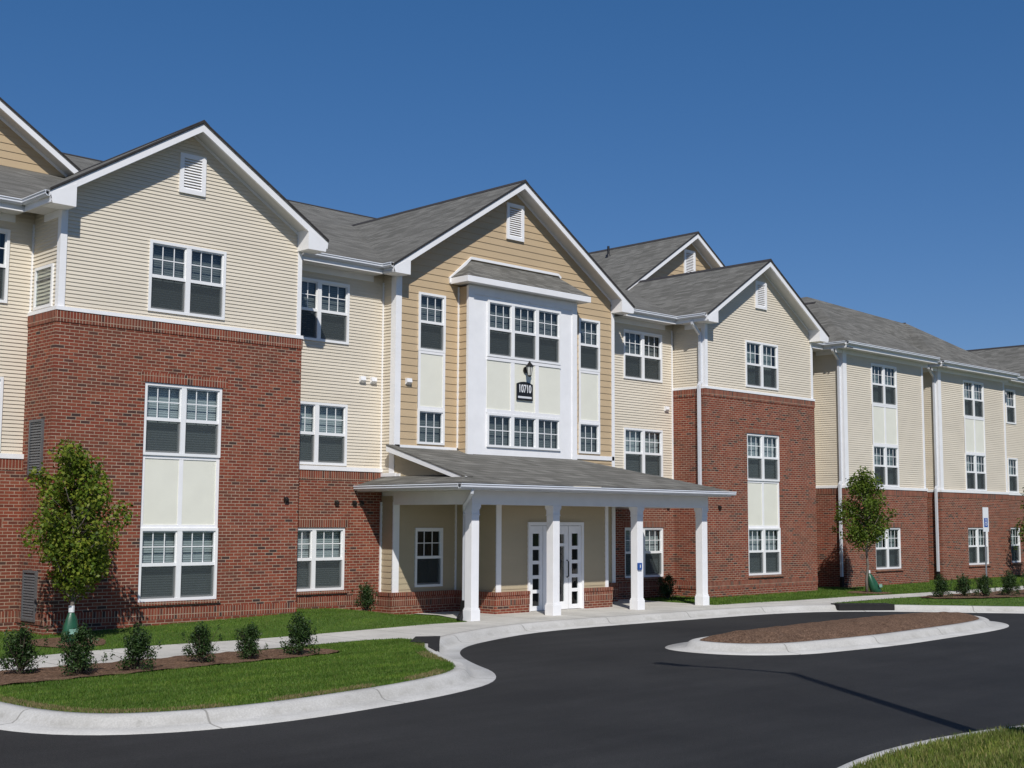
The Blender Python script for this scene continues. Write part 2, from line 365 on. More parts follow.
PROF = [(-.02, -.06), (0, .006), (.34, .014), (.40, .045), (.46, .12), (.50, .146), (.56, .155), (.68, .152), (.70, .06)]
main_curb = smooth_path([(6.4, 34), (6.42, 22), (6.45, 17), (6.6, 15.4), (7.15, 14.4), (8.2, 13.85), (9.7, 13.72), (11.6, 14.02), (12.9, 14.35), (14.1, 14.85), (15.0, 15.75), (15.6, 16.95), (16.3, 18.1), (17.1, 19.0),
    (18.0, 19.65), (19.3, 20.22), (20.6, 20.7), (22.3, 20.98), (24.4, 20.98), (27.1, 20.9), (29.6, 20.82), (31.2, 20.55), (32.35, 20.1), (33.64, 19.0), (34.4, 17.9), (35.7, 16.25), (38.5, 12.9), (46, 4)])
curb(main_curb, PROF, 'curb')
inner = offset(main_curb, .66)
def near(px, py): return min(range(len(inner)), key=lambda i: (inner[i][0]-px)**2+(inner[i][1]-py)**2)
i0, i1, i2 = near(6.5, 25), near(16.4, 19.25), near(33.0, 20.55)
terr = MB().poly([(-900, -900, -.12), (1200, -900, -.12), (1200, 1200, -.12), (-900, 1200, -.12)]).build('terrain', M['field']); terr['kind'] = 'structure'
road = bmobj(sheet([(-70, -60), (140, -60), (140, 22), (-70, 22)], 10, lambda x, y: 0), 'parking_lot', M['asphalt'], False)
walkb = [(33.6, 20.95), (35.7, 21.02), (38, 21.0), (40.5, 20.85), (46, 20.4), (60, 20.2)]
walk_lo = [(7.1, 19.97), (9, 20.0), (11.3, 20.1), (12.5, 20.25), (14.8, 20.42), (16.0, 20.5), (16.75, 20.35), (16.8, 19.9)]
conc = walk_lo + inner[i1:i2+1] + walkb + [(60, 21.9), (46, 22.0), (42.8, 21.9), (39.1, 22.1), (36.8, 22.35), (33.5, 22.35), (32.2, 22.55), (30.0, 22.6), (30.05, 24.8), (30.3, 26.3), (20.7, 26.2), (20.75, 25.75), (21.35, 25.6), (21.5, 24.7), (20.95, 23.2), (20.6, 22.62),
    (19.5, 22.7), (18, 22.5), (16.1, 22.25), (14.3, 22.1), (12.5, 22.2), (11.2, 22.1), (9.8, 21.85), (7.1, 21.75)]
bmobj(sheet(conc, 3, lambda x, y: .152), 'walkway', M['concrete'], False)
lawn_front = inner[i0:i1+1] + walk_lo[::-1][0:] + [(7.1, 19.95)]
lawn_front = [p for p in inner[i0:i1+1] if p[1] < 19.9] + walk_lo[::-1]
lawn_back = [(7.1, 21.6), (9.8, 21.7), (12.5, 22.1), (16.1, 22.15), (18, 22.4), (20.65, 22.55), (21.05, 23.2), (21.6, 24.7), (21.45, 25.7), (20.9, 25.95), (20.9, 26.6), (7.1, 26.6)]
lawn_right = [(29.95, 22.5), (33.5, 22.3), (36.8, 22.25), (42.8, 21.8), (62, 21.8), (62, 27.5), (30.2, 27.5), (29.95, 24.8)]
lawn_strip = [(x, y+.08) for x, y in walkb][::-1] + [p for p in inner[i2:] if p[0] < 46] + [(60, 12)]
lf = lambda x, y: hgt(x, y)+.004*math.sin(x*3.1+y*1.3)
nf = lambda x, y: .146+.012*math.sin(x*2.1)*math.sin(y*1.7)
bmobj(sheet(lawn_front, .5, lambda x, y: .143), 'lawn', M['grass']); bmobj(sheet(lawn_back, .4, lf), 'lawn', M['grass'])
bmobj(sheet(lawn_right, .5, lf), 'lawn', M['grass']); bmobj(sheet(lawn_strip, .6, lambda x, y: .146), 'lawn', M['grass'])
# island with bark mulch
isl = smooth_path([(20.5, 16.75), (20.1, 16.15), (20.15, 15.2), (20.6, 14.5), (21.5, 14.0), (22.6, 13.9), (24.6, 13.78), (27.1, 13.95), (29.3, 14.1), (30.9, 14.4), (31.9, 15.0), (32.35, 15.7), (32.2, 16.3), (31.5, 16.8), (29.2, 17.3), (26, 17.4), (23, 17.15), (21.5, 17.1)], True, 2)
curb(isl, [(-.02, -.05), (0, .006), (.36, .016), (.41, .05), (.46, .125), (.51, .15), (.56, .157), (.70, .155), (.73, .05)], 'island_curb', True)
isin = offset(isl, .68, True)
def segd(x, y, poly):
    best = 9
    for i in range(len(poly)):
        (ax, ay), (bx, by) = poly[i-1], poly[i]; dx, dy = bx-ax, by-ay; L = dx*dx+dy*dy or 1e-9
        t = max(0, min(1, ((x-ax)*dx+(y-ay)*dy)/L)); best = min(best, math.hypot(x-ax-t*dx, y-ay-t*dy))
    return best
def mound(x, y):
    d = segd(x, y, isin); return .158+.185*min(1, d/.75)**.75+.012*min(1, d/.5)*math.sin(x*7+y*3)*math.sin(y*9-x*2)
mb_ = bmobj(sheet(isin, .22, mound), 'mulch_bed', M['mulch'])
def mnoise(b): return lambda x, y: b+.014*math.sin(x*9+y*3)*math.sin(y*8-x*4)
bmobj(sheet(smooth_path([(7.0, 18.25), (8.2, 18.3), (10.4, 18.45), (12.1, 18.6), (13.4, 18.68), (14.25, 18.9), (14.3, 19.4), (13.6, 20.05), (12.4, 20.15), (11.2, 20.02), (9, 19.92), (7.0, 19.87)], True, 1), .15, mnoise(.172)), 'mulch_bed', M['mulch'])
bmobj(sheet(smooth_path([(37.6, 20.3), (38.3, 19.3), (41, 18.5), (46, 17.6), (55, 16.8), (55, 20.1), (46, 20.4), (40.5, 20.75), (38.3, 20.85)], True, 1), .25, mnoise(.175)), 'mulch_bed', M['mulch'])
def ring(cx, cy, rr):
    pts = [(cx+rr*(1+.15*math.sin(3*t))*math.cos(t), cy+rr*(1+.1*math.cos(2*t))*math.sin(t)) for t in [2*math.pi*k/22 for k in range(22)]]
    bmobj(sheet(pts, .15, lambda x, y: hgt(x, y)+.035*max(0, 1-math.hypot(x-cx, y-cy)/rr/1.1)**.5+.008), 'mulch_bed', M['mulch'])
ring(11.25, 23.45, .75); ring(39.25, 23.1, .75); ring(19.8, 25.45, .42)
# near lawn corner
near_c = smooth_path([(30, -8), (25, -1), (21, 4), (18.2, 5.95), (16.2, 6.75), (14.6, 7.18), (13.2, 7.32), (11.9, 7.25), (10.6, 6.95), (9.2, 6.2), (8.2, 5.0), (8, 3)])
curb(near_c, [(-.02, -.05), (0, .01), (.05, .12), (.1, .15), (.26, .152), (.28, .06)], 'near_curb')
nin = offset(near_c, .24)
near_poly = nin + [(8.2, 0), (9, -8)]
def nh(x, y):
    d = min(math.hypot(x-a_, y-b_) for a_, b_ in nin); return .145+.10*min(1, d/1.6)
bmobj(sheet(near_poly, .6, nh), 'near_lawn', M['drygrass'])

def blades(name, poly, n, hfun, h0, h1, mat, ok=None, wd=.006):
    P = np.array(poly); lo = P.min(0); hi = P.max(0); pts = []
    x2, y2 = P[:, 0], P[:, 1]; xs, ys = np.roll(x2, -1), np.roll(y2, -1)
    while len(pts) < n:
        q = lo+np.random.rand(20000, 2)*(hi-lo)
        c = ((y2[None]>q[:, 1:2]) != (ys[None]>q[:, 1:2])) & (q[:, 0:1] < (xs-x2)[None]*(q[:, 1:2]-y2[None])/np.where(ys-y2 == 0, 1e-9, ys-y2)[None]+x2[None])
        q = q[c.sum(1) % 2 == 1]
        if ok is not None: q = q[ok(q[:, 0], q[:, 1])]
        pts += list(q)
    pts = np.array(pts[:n]); z = np.array([hfun(a_, b_) for a_, b_ in pts])-.004
    an = np.random.rand(n)*6.283; h = h0+np.random.rand(n)*(h1-h0); ln = (np.random.rand(n, 2)-.5)*h[:, None]*1.1
    V = np.zeros((n, 3, 3)); w_ = wd*(.6+np.random.rand(n))
    V[:, 0] = np.c_[pts[:, 0]-np.cos(an)*w_, pts[:, 1]-np.sin(an)*w_, z]; V[:, 1] = np.c_[pts[:, 0]+np.cos(an)*w_, pts[:, 1]+np.sin(an)*w_, z]
    V[:, 2] = np.c_[pts+ln, z+h]
    me = bpy.data.meshes.new(name); me.vertices.add(3*n); me.vertices.foreach_set('co', V.ravel())
    me.loops.add(3*n); me.loops.foreach_set('vertex_index', np.arange(3*n, dtype=np.int32)); me.polygons.add(n)
    me.polygons.foreach_set('loop_start', np.arange(0, 3*n, 3, dtype=np.int32)); me.update(calc_edges=True); me.validate()
    me.materials.append(mat); o = bpy.data.objects.new(name, me); C.objects.link(o); return o
o = blades('grass', lawn_front, 110000, lambda x, y: .143, .018, .045, M['blade'], lambda x, y: (y < 18.35+.07*(x-8)) | (x > 14.2)); tag(o, 'short mown green grass of the lawn inside the curved kerb', 'grass', kind='stuff')
fr = [p for p in inner[i0:i1+1] if p[1] < 19.5]; fr = [p for p in fr if not (p[0] < 7.3 and p[1] > 18)]
o = blades('grass', offset(fr, .02)+offset(fr, .26)[::-1], 11000, lambda x, y: .146, .015, .05, M['strawblade'], lambda x, y: np.sin(x*2.3+y)+np.sin(x*5.1-y*3)+np.random.rand(len(x))*1.6 > .6); tag(o, 'straw coloured dry grass fringe along the near kerb', 'grass', kind='stuff')
o = blades('grass', [(7.1, 21.6), (9.8, 21.8), (12.5, 22.15), (16.1, 22.2), (18, 22.45), (20.6, 22.6), (21.4, 24.7), (20.9, 26.1), (7.1, 26.1)], 60000, hgt, .018, .05, M['blade'], lambda x, y: np.hypot(x-11.25, y-23.45) > .7); tag(o, 'grass strip between the walkway and the brick wall', 'grass', kind='stuff')
o = blades('grass', lawn_right[:3]+[(42.8, 21.8), (56, 21.8), (56, 25.8), (30.2, 26)], 60000, hgt, .03, .06, M['blade'], lambda x, y: np.hypot(x-39.25, y-23.1) > .7, .009); tag(o, 'grass strip along the right wing of the building', 'grass', kind='stuff')
o = blades('grass', lawn_strip, 40000, lambda x, y: .146, .02, .05, M['blade'], lambda x, y: (x < 37.7) | (y < 18.8), .009); tag(o, 'grass between the right kerb and the shrub bed', 'grass', kind='stuff')
o = blades('grass', [p for p in nin if p[1] > 3.5 and p[0] < 21]+[(12, 3.5)], 70000, nh, .03, .085, M['dryblade'], None, .006); tag(o, 'yellowing long grass of the verge in the lower right foreground', 'grass', kind='stuff')

# ---------------------------------------------------------------- the building
YA, YB, YC, YF, YG = 24.84, 26.10, 25.60, 25.11, 25.38
W1, W2, W3 = (.78, 2.305), (3.83, 5.36), (6.87, 8.405)
dz = 0.0
W1, W2, W3 = (.78, 2.305), (3.83, 5.358), (6.874, 8.404); CW2 = (4.447, 5.357)
OFF = (25, 25, 0)
B = empty('apartment_building', OFF, 'three storey apartment building of red brick and cream siding with white trimmed gables', 'building')
def parts(m, name, mat, parent=None):     # every separate piece becomes a part of its own
    lab = list(range(len(m.v)))
    def fd(a_):
        while lab[a_] != a_: a_ = lab[a_]
        return a_
    for fc in m.f:
        for q in fc[1:]: lab[fd(q)] = fd(fc[0])
    gr = {}
    for fc in m.f: gr.setdefault(fd(fc[0]), []).append(fc)
    for fs in gr.values():
        ids = sorted({q for fc in fs for q in fc}); mp = {q: i for i, q in enumerate(ids)}; mm = MB()
        mm.v = [m.v[q] for q in ids]; mm.f = [tuple(mp[q] for q in fc) for fc in fs]; o = part(mm, name, mat, parent)
    return o
def part(m, name, mat, parent=None, **k): return m.build(name, M[mat], parent or B, OFF, **k)

def wall(m, ori, d, L, z0, z1, pitch=None, holes=(), gable=None, lap=.018, reveal=0):
    """m: MB. ori=(x,y); d=unit horizontal dir; outward normal = (d.y,-d.x). holes: (s0,s1,z0,z1). gable=(s_apex,z_apex,slope)"""
    nx, ny = d[1], -d[0]
    zs = {z0, z1}
    if pitch:
        k = math.floor(z0/pitch)*pitch
        while k < z1:
            if k > z0: zs.add(round(k, 5))
            k += pitch
    for h in holes:
        for zz in h[2:]:
            if z0 < zz < z1: zs.add(zz)
    if gable and z1 > gable[1]-.02: z1 = gable[1]-.02; zs = {z for z in zs if z < z1} | {z1}
    zs = sorted(zs)
    def P(s, z, o): return (ori[0]+d[0]*s+nx*o, ori[1]+d[1]*s+ny*o, z)
    def lim(z):
        if not gable: return 0, L
        hw = (gable[1]-z)/gable[2]; return max(0, gable[0]-hw), min(L, gable[0]+hw)
    def off(z, below):
        if not pitch: return 0
        k = (z/pitch) % 1
        if k > .9999 or k < .0001: k = 1 if below else 0
        return lap*(1-k)
    for a_, b_ in zip(zs[:-1], zs[1:]):
        if b_-a_ < 1e-4: continue
        la, lb = lim(a_), lim(b_)
        cuts = sorted([h[:2] for h in holes if h[2] <= a_+1e-6 and h[3] >= b_-1e-6])
        ivs = []; c = None
        seg = [('L', 'L')]; cur = 'start'; pos = None
        edges = [(la[0], lb[0])]
        for h in cuts: edges += [(h[0], h[0]), (h[1], h[1])]
        edges.append((la[1], lb[1]))
        for q in range(0, len(edges)-1, 2):
            (s0a, s0b), (s1a, s1b) = edges[q], edges[q+1]
            if s1a-s0a < 1e-4: continue
            s1b = max(s1b, s0b)
            oa, ob = off(a_, False), off(b_, True)
            m.poly([P(s0a, a_, oa), P(s1a, a_, oa), P(s1b, b_, ob), P(s0b, b_, ob)])
            if pitch and oa > lap*.99: m.poly([P(s0a, a_, 0), P(s1a, a_, 0), P(s1a, a_, oa), P(s0a, a_, oa)])
    if reveal:
        for s0, s1, h0, h1 in holes:
            for p_, q_ in (((s0, h0), (s0, h1)), ((s1, h0), (s1, h1)), ((s0, h0), (s1, h0)), ((s0, h1), (s1, h1))):
                m.poly([P(p_[0], p_[1], 0), P(q_[0], q_[1], 0), P(q_[0], q_[1], -reveal), P(p_[0], p_[1], -reveal)])
    return m

def window(x0, x1, z0, z1, y, n=2, recess=0.0, double=True, style='blind', fw=.06, drop=1.0, parent=None):
    """a window in a wall facing -Y whose face is at y"""
    yf = y-.035+recess; yb = yf+.11
    m = MB(); m.box(x0, yf, z0, x1, yb, z0+fw); m.box(x0, yf, z1-fw, x1, yb, z1)
    m.box(x0, yf, z0+fw, x0+fw, yb, z1-fw); m.box(x1-fw, yf, z0+fw, x1, yb, z1-fw)
    mw = .115; ux = (x1-x0-2*fw-(n-1)*mw)/n; g = MB(); sc = MB(); zm = (z0+z1)/2
    for k in range(n):
        a_ = x0+fw+k*(ux+mw); b_ = a_+ux
        if k: m.box(a_-mw, yf+.004, z0+fw, a_, yb, z1-fw)
        top0 = zm if double else z0+fw; top1 = z1-fw
        if double:
            m.box(a_, yf+.02, zm-.035, b_, yb-.01, zm+.035)
            m.box(a_, yf+.045, z0+fw, a_+.03, yb-.012, zm-.035); m.box(b_-.03, yf+.045, z0+fw, b_, yb-.012, zm-.035); m.box(a_+.03, yf+.045, z0+fw, b_-.03, yb-.012, z0+fw+.04)
            sc.poly([(a_, yf+.04, z0+fw), (b_, yf+.04, z0+fw), (b_, yf+.04, zm-.035), (a_, yf+.04, zm-.035)]); top0 = zm+.035
        m.box(a_, yf+.03, top0, a_+.025, yb-.03, top1); m.box(b_-.025, yf+.03, top0, b_, yb-.03, top1); m.box(a_+.025, yf+.03, top1-.03, b_-.025, yb-.03, top1)
        for q in (1, 2): xx = a_+ux*q/3; m.box(xx-.010, yf+.052, top0, xx+.010, yf+.064, top1-.03)
        zz = (top0+top1)/2; m.box(a_+.025, yf+.050, zz-.010, b_-.025, yf+.066, zz+.010)
        t1 = random.uniform(-.0015, .0015)
        g.poly([(a_, yf+.058+t1, z0+fw), (b_, yf+.058-t1, z0+fw), (b_, yf+.058-t1, z1-fw), (a_, yf+.058+t1, z1-fw)])
    W = part(m, 'window', 'vinyl', parent)
    part(g, 'glass_pane', 'glass', W, fix=False)
    if double: part(sc, 'insect_screen', 'screen', W)
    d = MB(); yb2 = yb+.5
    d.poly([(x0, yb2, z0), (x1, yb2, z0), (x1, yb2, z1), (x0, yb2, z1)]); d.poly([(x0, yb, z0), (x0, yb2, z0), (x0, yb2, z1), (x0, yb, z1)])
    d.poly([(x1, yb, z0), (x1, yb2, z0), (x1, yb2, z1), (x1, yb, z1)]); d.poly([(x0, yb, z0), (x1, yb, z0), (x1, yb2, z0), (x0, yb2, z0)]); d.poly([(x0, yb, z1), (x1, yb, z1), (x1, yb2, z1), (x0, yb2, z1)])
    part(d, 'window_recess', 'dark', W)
    if style in ('blind', 'dim'):
        b = MB(); yy = yb+.07
        for k in range(n):
            a_ = x0+fw+k*(ux+mw)-.02; b_ = a_+ux+.04; zb = z0+fw+(1-drop)*(z1-z0)
            b.poly([(a_, yy, zb), (b_, yy, zb), (b_, yy, z1), (a_, yy, z1)])
        part(b, 'blind', 'blind' if style == 'blind' else 'dimblind', W)
    elif style == 'curtain':
        b = MB(); yy = yb+.10
        for k in range(n):
            a_ = x0+fw+k*(ux+mw); pts = []; c0 = a_+ux*.32; c1 = a_+ux*.95; K = 14
            xs = [c0+(c1-c0)*i/K for i in range(K+1)]; ys = [yy+.03*math.sin(i*1.9) for i in range(K+1)]
            for i in range(K): b.poly([(xs[i], ys[i], z0), (xs[i+1], ys[i+1], z0), (xs[i+1], ys[i+1], z1), (xs[i], ys[i], z1)])
        part(b, 'curtain', 'curtain', W)
    return W

def panel(x0, x1, z0, z1, y, n=2, edge=.075, mid=.1):
    p = MB().box(x0, y-.012, z0, x1, y+.05, z1); P_ = part(p, 'panel', 'panel')
    t = MB(); t.box(x0, y-.03, z0, x0+edge, y, z1); t.box(x1-edge, y-.03, z0, x1, y, z1)
    t.box(x0+edge, y-.028, z0, x1-edge, y, z0+.07); t.box(x0+edge, y-.028, z1-.07, x1-edge, y, z1)
    for k in range(1, n):
        xx = x0+(x1-x0)*k/n; t.box(xx-mid/2, y-.024, z0+.07, xx+mid/2, y, z1-.07)
    part(t, 'panel_trim', 'white', P_)

SP = .079
def gable_top(xc, slope, zap): return lambda: (xc, zap, slope)

# brick blocks A (left) and E (right)
def brick_block(x0, x1, y, wx0, wx1, yback, mirror, wst):
    holes = [(wx0-x0-.01, wx1-x0+.01, W1[0], W2[1]+.005)]
    m = MB(); wall(m, (x0-.05, y-.05), (1, 0), x1-x0+.10, -.05, 6.66, holes=[(h[0]+.05, h[1]+.05, h[2], h[3]) for h in holes], reveal=.1)
    wall(m, (x0-.05, yback), (0, -1), yback-y+.05, -.05, 6.66)
    wall(m, (x1+.05, y-.05), (0, 1), yback-y+.05, -.05, 6.66)
    m.poly([(x0-.05, y-.05, 6.66), (x1+.05, y-.05, 6.66), (x1+.05, y+.1, 6.66), (x0-.05, y+.1, 6.66)])
    part(m, 'brick_wall', 'brick')
    s = MB(); s.box(x0-.065, y-.065, 6.43, x1+.065, y-.03, 6.66); s.box(x0-.065, y-.03, 6.43, x0-.03, yback, 6.66)   # rowlock under the trim
    s.box(x0-.064, y-.057, .41, x1+.064, y-.03, .63); s.box(x0-.067, y-.03, .41, x0-.03, yback, .63)
    s.box(wx0-.12, y-.056, W2[1]+.008, wx1+.12, y-.02, W2[1]+.21)
    s.box(wx0-.06, y-.10, W1[0]-.075, wx1+.06, y+.02, W1[0])
    parts(s, 'brick_course', 'soldier')
    t = MB(); t.box(x0-.07, y-.08, 6.66, x1+.07, y, 6.735); t.box(x0-.07, y, 6.66, x0, yback, 6.735); t.box(x1, y, 6.66, x1+.07, yback, 6.735); part(t, 'trim_board', 'white')
    window(wx0, wx1, *W1, y-.05+.03, 2, .03, style=wst[0]); window(wx0, wx1, *W2, y-.05+.03, 2, .03, style=wst[1])
    panel(wx0, wx1, W1[1], W2[0], y+.035, 2)
def gable_siding(x0, x1, y, mat, zlo, wx, zap, slope, pitch, st='blind', wins=True):
    xc = (x0+x1)/2; m = MB()
    hs = [(wx[0]-x0+.02, wx[1]-x0-.02, W3[0]+.02, W3[1]-.02)] if wins else []
    wall(m, (x0, y), (1, 0), x1-x0, zlo, 99, pitch, hs, (xc-x0, zap, slope)); part(m, 'gable_wall', mat)
    if wins: window(wx[0], wx[1], *W3, y-.008, 2, 0, style=st)
def corner(x, y, z0, z1, w_=.11, side=0):
    # L shaped corner board; side -1: building lies to +x, 1: to -x
    m = MB()
    if side <= 0: m.box(x-.02, y-.025, z0, x+w_, y-.0, z1); m.box(x-.02, y, z0, x+.0, y+w_, z1)
    else: m.box(x-w_, y-.025, z0, x+.02, y, z1); m.box(x, y, z0, x+.02, y+w_, z1)
    part(m, 'corner_board', 'white')
def inner_corner(x, y, z0, z1, w_=.045, sx=-1):
    m = MB(); m.box(x-w_ if sx < 0 else x, y-.03, z0, x if sx < 0 else x+w_, y, z1); part(m, 'corner_board', 'white')
def vent(x0, x1, z0, z1, y):
    m = MB(); w_ = .1; m.box(x0, y-.05, z0, x1, y, z0+w_); m.box(x0, y-.05, z1-w_, x1, y, z1); m.box(x0, y-.05, z0+w_, x0+w_, y, z1-w_); m.box(x1-w_, y-.05, z0+w_, x1, y, z1-w_)
    V = part(m, 'gable_vent', 'white'); l = MB(); k = z0+w_
    while k < z1-w_-.03: l.prism([(x0+w_, y-.04, k), (x0+w_, y-.035, k+.012), (x0+w_, y-.002, k+.05), (x0+w_, y-.004, k+.038)], (x1-x0-2*w_, 0, 0)); k += .062
    part(l, 'louver_slat', 'white', V)

# roof slab following a gable outline
TH = .06
def gable_roof(xc, zr, hw, slope, yf, yb, wally, hipfront=False, boxes=True, eave=True):
    ze = zr-hw*slope
    def prof(dzt, dzb, y): # chevron
        return [(xc-hw, y, ze+dzt), (xc, y, zr+dzt), (xc+hw, y, ze+dzt), (xc+hw, y, ze+dzb), (xc, y, zr+dzb), (xc-hw, y, ze+dzb)]
    m = MB()
    if not hipfront:
        for s in (-1, 1):
            m.prism([(xc+s*hw, yf-.02, ze), (xc, yf-.02, zr), (xc, yf-.02, zr-TH), (xc+s*hw, yf-.02, ze-TH)], (0, yb-yf+.02, 0))
        part(m, 'roof', 'shingle')
        c = MB().prism([(xc-.14, yf-.03, zr-.14*slope+.012), (xc, yf-.03, zr+.03), (xc+.14, yf-.03, zr-.14*slope+.012), (xc, yf-.03, zr-.02)], (0, yb-yf, 0)); part(c, 'ridge_cap', 'ridge')
        b = MB(); fh = .15
        for s in (-1, 1):
            b.prism([(xc+s*hw, yf, ze-TH), (xc, yf, zr-TH), (xc, yf, zr-TH-fh-.02), (xc+s*(hw-.02), yf, ze-TH-fh-.02+.02*slope)], (0, .05, 0))
        e_ = MB()
        for s in (-1, 1): e_.prism([(xc+s*hw, yf-.032, ze+.004), (xc, yf-.032, zr+.004), (xc, yf-.032, zr-.038), (xc+s*hw, yf-.032, ze-.038)], (0, .012, 0))
        part(e_, 'shingle_edge', 'ridge'); part(b, 'rake_board', 'white')
        q = MB()
        for s in (-1, 1):
            q.prism([(xc+s*hw, yf+.05, ze-TH-.10), (xc, yf+.05, zr-TH-.10), (xc, yf+.05, zr-TH-.12), (xc+s*hw, yf+.05, ze-TH-.12)], (0, wally-yf-.05+.01, 0))
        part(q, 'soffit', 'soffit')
        fz = MB()
        for s in (-1, 1):
            fz.prism([(xc+s*(hw-.5), wally-.02, ze+.5*slope-TH-.12), (xc, wally-.02, zr-TH-.12), (xc, wally-.02, zr-TH-.19), (xc+s*(hw-.5), wally-.02, ze+.5*slope-TH-.19)], (0, .02, 0))
        part(fz, 'frieze_board', 'white')
        if boxes:
            r_ = MB()
            for s in (-1, 1):
                xl = xc+s*hw; k = -s
                r_.prism([(xl+k*.02, yf-.004, ze-TH-.02), (xl+k*.07, yf-.004, 8.71), (xl+k*.56, yf-.004, 8.71), (xl+k*.56, yf-.004, ze+.56*slope-TH-.1)], (0, wally-yf+.004-.0, 0))
            parts(r_, 'eave_return', 'white')
    return ze

def gutter(p0, p1, z=8.98, out=(0, -1), name='gutter', parent=None):
    # k-style gutter between two points; out = outward direction, top lip at z
    ox, oy = out; (x0, y0), (x1, y1) = p0, p1
    pr = [(0, 0), (.115, 0), (.125, -.02), (.105, -.045), (.11, -.075), (.07, -.115), (0, -.115), (0, -.1), (.06, -.1), (.095, -.07), (.1, -.012), (0, -.012)]
    m = MB().prism([(x0+ox*a_, y0+oy*a_, z+b_) for a_, b_ in pr], (x1-x0, y1-y0, 0)); return part(m, name, 'alu', parent)
def eave(x0, x1, ywall, yf, z=8.98, gut=True):
    """horizontal eave along X: soffit, fascia, frieze, gutter"""
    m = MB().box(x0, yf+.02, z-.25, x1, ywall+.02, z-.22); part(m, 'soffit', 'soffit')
    m = MB().box(x0, yf, z-.26, x1, yf+.02, z-.06); m.box(x0, ywall-.025, z-.40, x1, ywall, z-.25); part(m, 'fascia', 'white')
    if gut: gutter((x0, yf-.001), (x1, yf-.001), z-.03)
def eave_y(x, y0, y1, side, xw, z=8.98):
    m = MB().box(min(x, xw), y0, z-.252, max(x, xw), y1, z-.222); part(m, 'soffit', 'soffit')
    m = MB().box(x-.01, y0, z-.26, x+.01, y1, z-.06); m.box(xw-.012-.013*(side < 0), y0+.4, z-.40, xw+.012+.013*(side > 0), y1, z-.255); part(m, 'fascia', 'white')
    gutter((x+side*.011, y0), (x+side*.011, y1), z-.03, (side, 0))

M['ridge'] = simple('ridge_shingle', (.035, .032, .032), .95, .15, 9)

# --- walls
A0, A1, C0, C1, E0, E1 = 11.42, 17.25, 20.73, 29.12, 32.60, 38.66
WA, WB, WD, WE = (13.38, 15.24), (17.77, 19.61), (30.15, 32.01), (34.75, 36.59)
brick_block(A0, A1, YA, *WA, 27, 1, ('blind', 'blind')); brick_block(E0, E1, YA, *WE, 27.2, 1, ('blind', 'blind'))
SL = .645
gable_siding(A0, A1, YA, 'cream', 6.735, WA, 11.10-.13, .622, SP, 'dim'); gable_siding(E0, E1, YA, 'cream', 6.735, WE, 11.14-.13, .636, SP, 'curtain')
gable_roof(14.325, 11.10, 3.38, .622, YA-.45, 31.2, YA); gable_roof(35.63, 11.14, 3.45, .636, YA-.45, 31.2, YA)
vent(14.02, 14.66, 9.55, 10.43, YA-.01); vent(35.34, 35.97, 9.53, 10.45, YA-.01)
for x0, x1 in ((A0, A1), (E0, E1)):
    corner(x0, YA-.013, 6.735, 8.75, .12, -1); corner(x1, YA-.013, 6.735, 8.75, .09, 1)
    m = MB(); wall(m, (x0, 27), (0, -1), 27-YA, 6.735, 8.9, SP); part(m, 'siding_wall', 'cream'); m = MB(); wall(m, (x1, YA), (0, 1), 27-YA, 6.735, 8.9, SP); part(m, 'siding_wall', 'cream')
# wall B, wall left of A, wall D, recess right of E
def recess(x0, x1, y, wx, styles, c_in=True, zs=3.79):
    hb = [(wx[0]-x0, wx[1]-x0, W1[0], W1[1])] if wx else []
    if hb and hb[0][0] < 0: hb = [(0.001,)+hb[0][1:]]
    m = MB(); wall(m, (x0, y-.05), (1, 0), x1-x0, -.05, zs-.09, holes=hb, reveal=.1); part(m, 'brick_wall', 'brick')
    s = MB(); s.box(x0, y-.065, zs-.32, x1, y-.03, zs-.09); s.box(x0, y-.057, .41, x1, y-.03, .63)
    if wx: s.box(wx[0]-.1, y-.056, W1[1]+.005, wx[1]+.1, y-.02, W1[1]+.21); s.box(wx[0]-.05, y-.1, W1[0]-.075, wx[1]+.05, y+.02, W1[0])
    parts(s, 'brick_course', 'soldier')
    t = MB().box(x0, y-.085, zs-.09, x1, y, zs+.01); part(t, 'trim_board', 'white')
    hs = [(wx[0]-x0+.02, wx[1]-x0-.02, a_+.02, b_-.02) for a_, b_ in (W2, W3)] if wx else []
    hs = [(max(h[0], .001),)+h[1:] for h in hs]
    m = MB(); wall(m, (x0, y), (1, 0), x1-x0, zs+.01, 8.85, SP, hs); part(m, 'siding_wall', 'cream')
    if wx:
        window(*wx, *W1, y-.02, 2, .03, style=styles[0]); window(*wx, *W2, y-.008, 2, 0, style=styles[1]); window(*wx, *W3, y-.008, 2, 0, style=styles[2])
recess(A1-.05, C0, YB, WB, ('blind', 'blind', 'dim')); recess(C1, E0, YB, WD, ('blind', 'blind', 'dim'))
recess(2.0, A0, YB, (9.05, 10.9), ('blind', 'blind', 'curtain'))
recess(E1, 41.04, 26.6, None, ()); 
eave(A1+.55, C0-.35, YB, YB-.5); eave(C1+.62, E0-.42, YB, YB-.5); eave(1.5, A0-.42, YB, YB-.5)
eave_y(A0-.44, YA-.45, YB-.5, -1, A0); eave_y(E0-.44, YA-.45, YB-.5, -1, E0); eave_y(C0-.42, YC-.45, YB-.45, -1, C0)
inner_corner(A0, YB-.01, 3.8, 8.6); inner_corner(C0, YB-.01, 3.8, 8.6); inner_corner(E0-.06, YB-.01, 3.8, 8.6); inner_corner(C1, YB-.01, 3.8, 8.7, .05, 1)
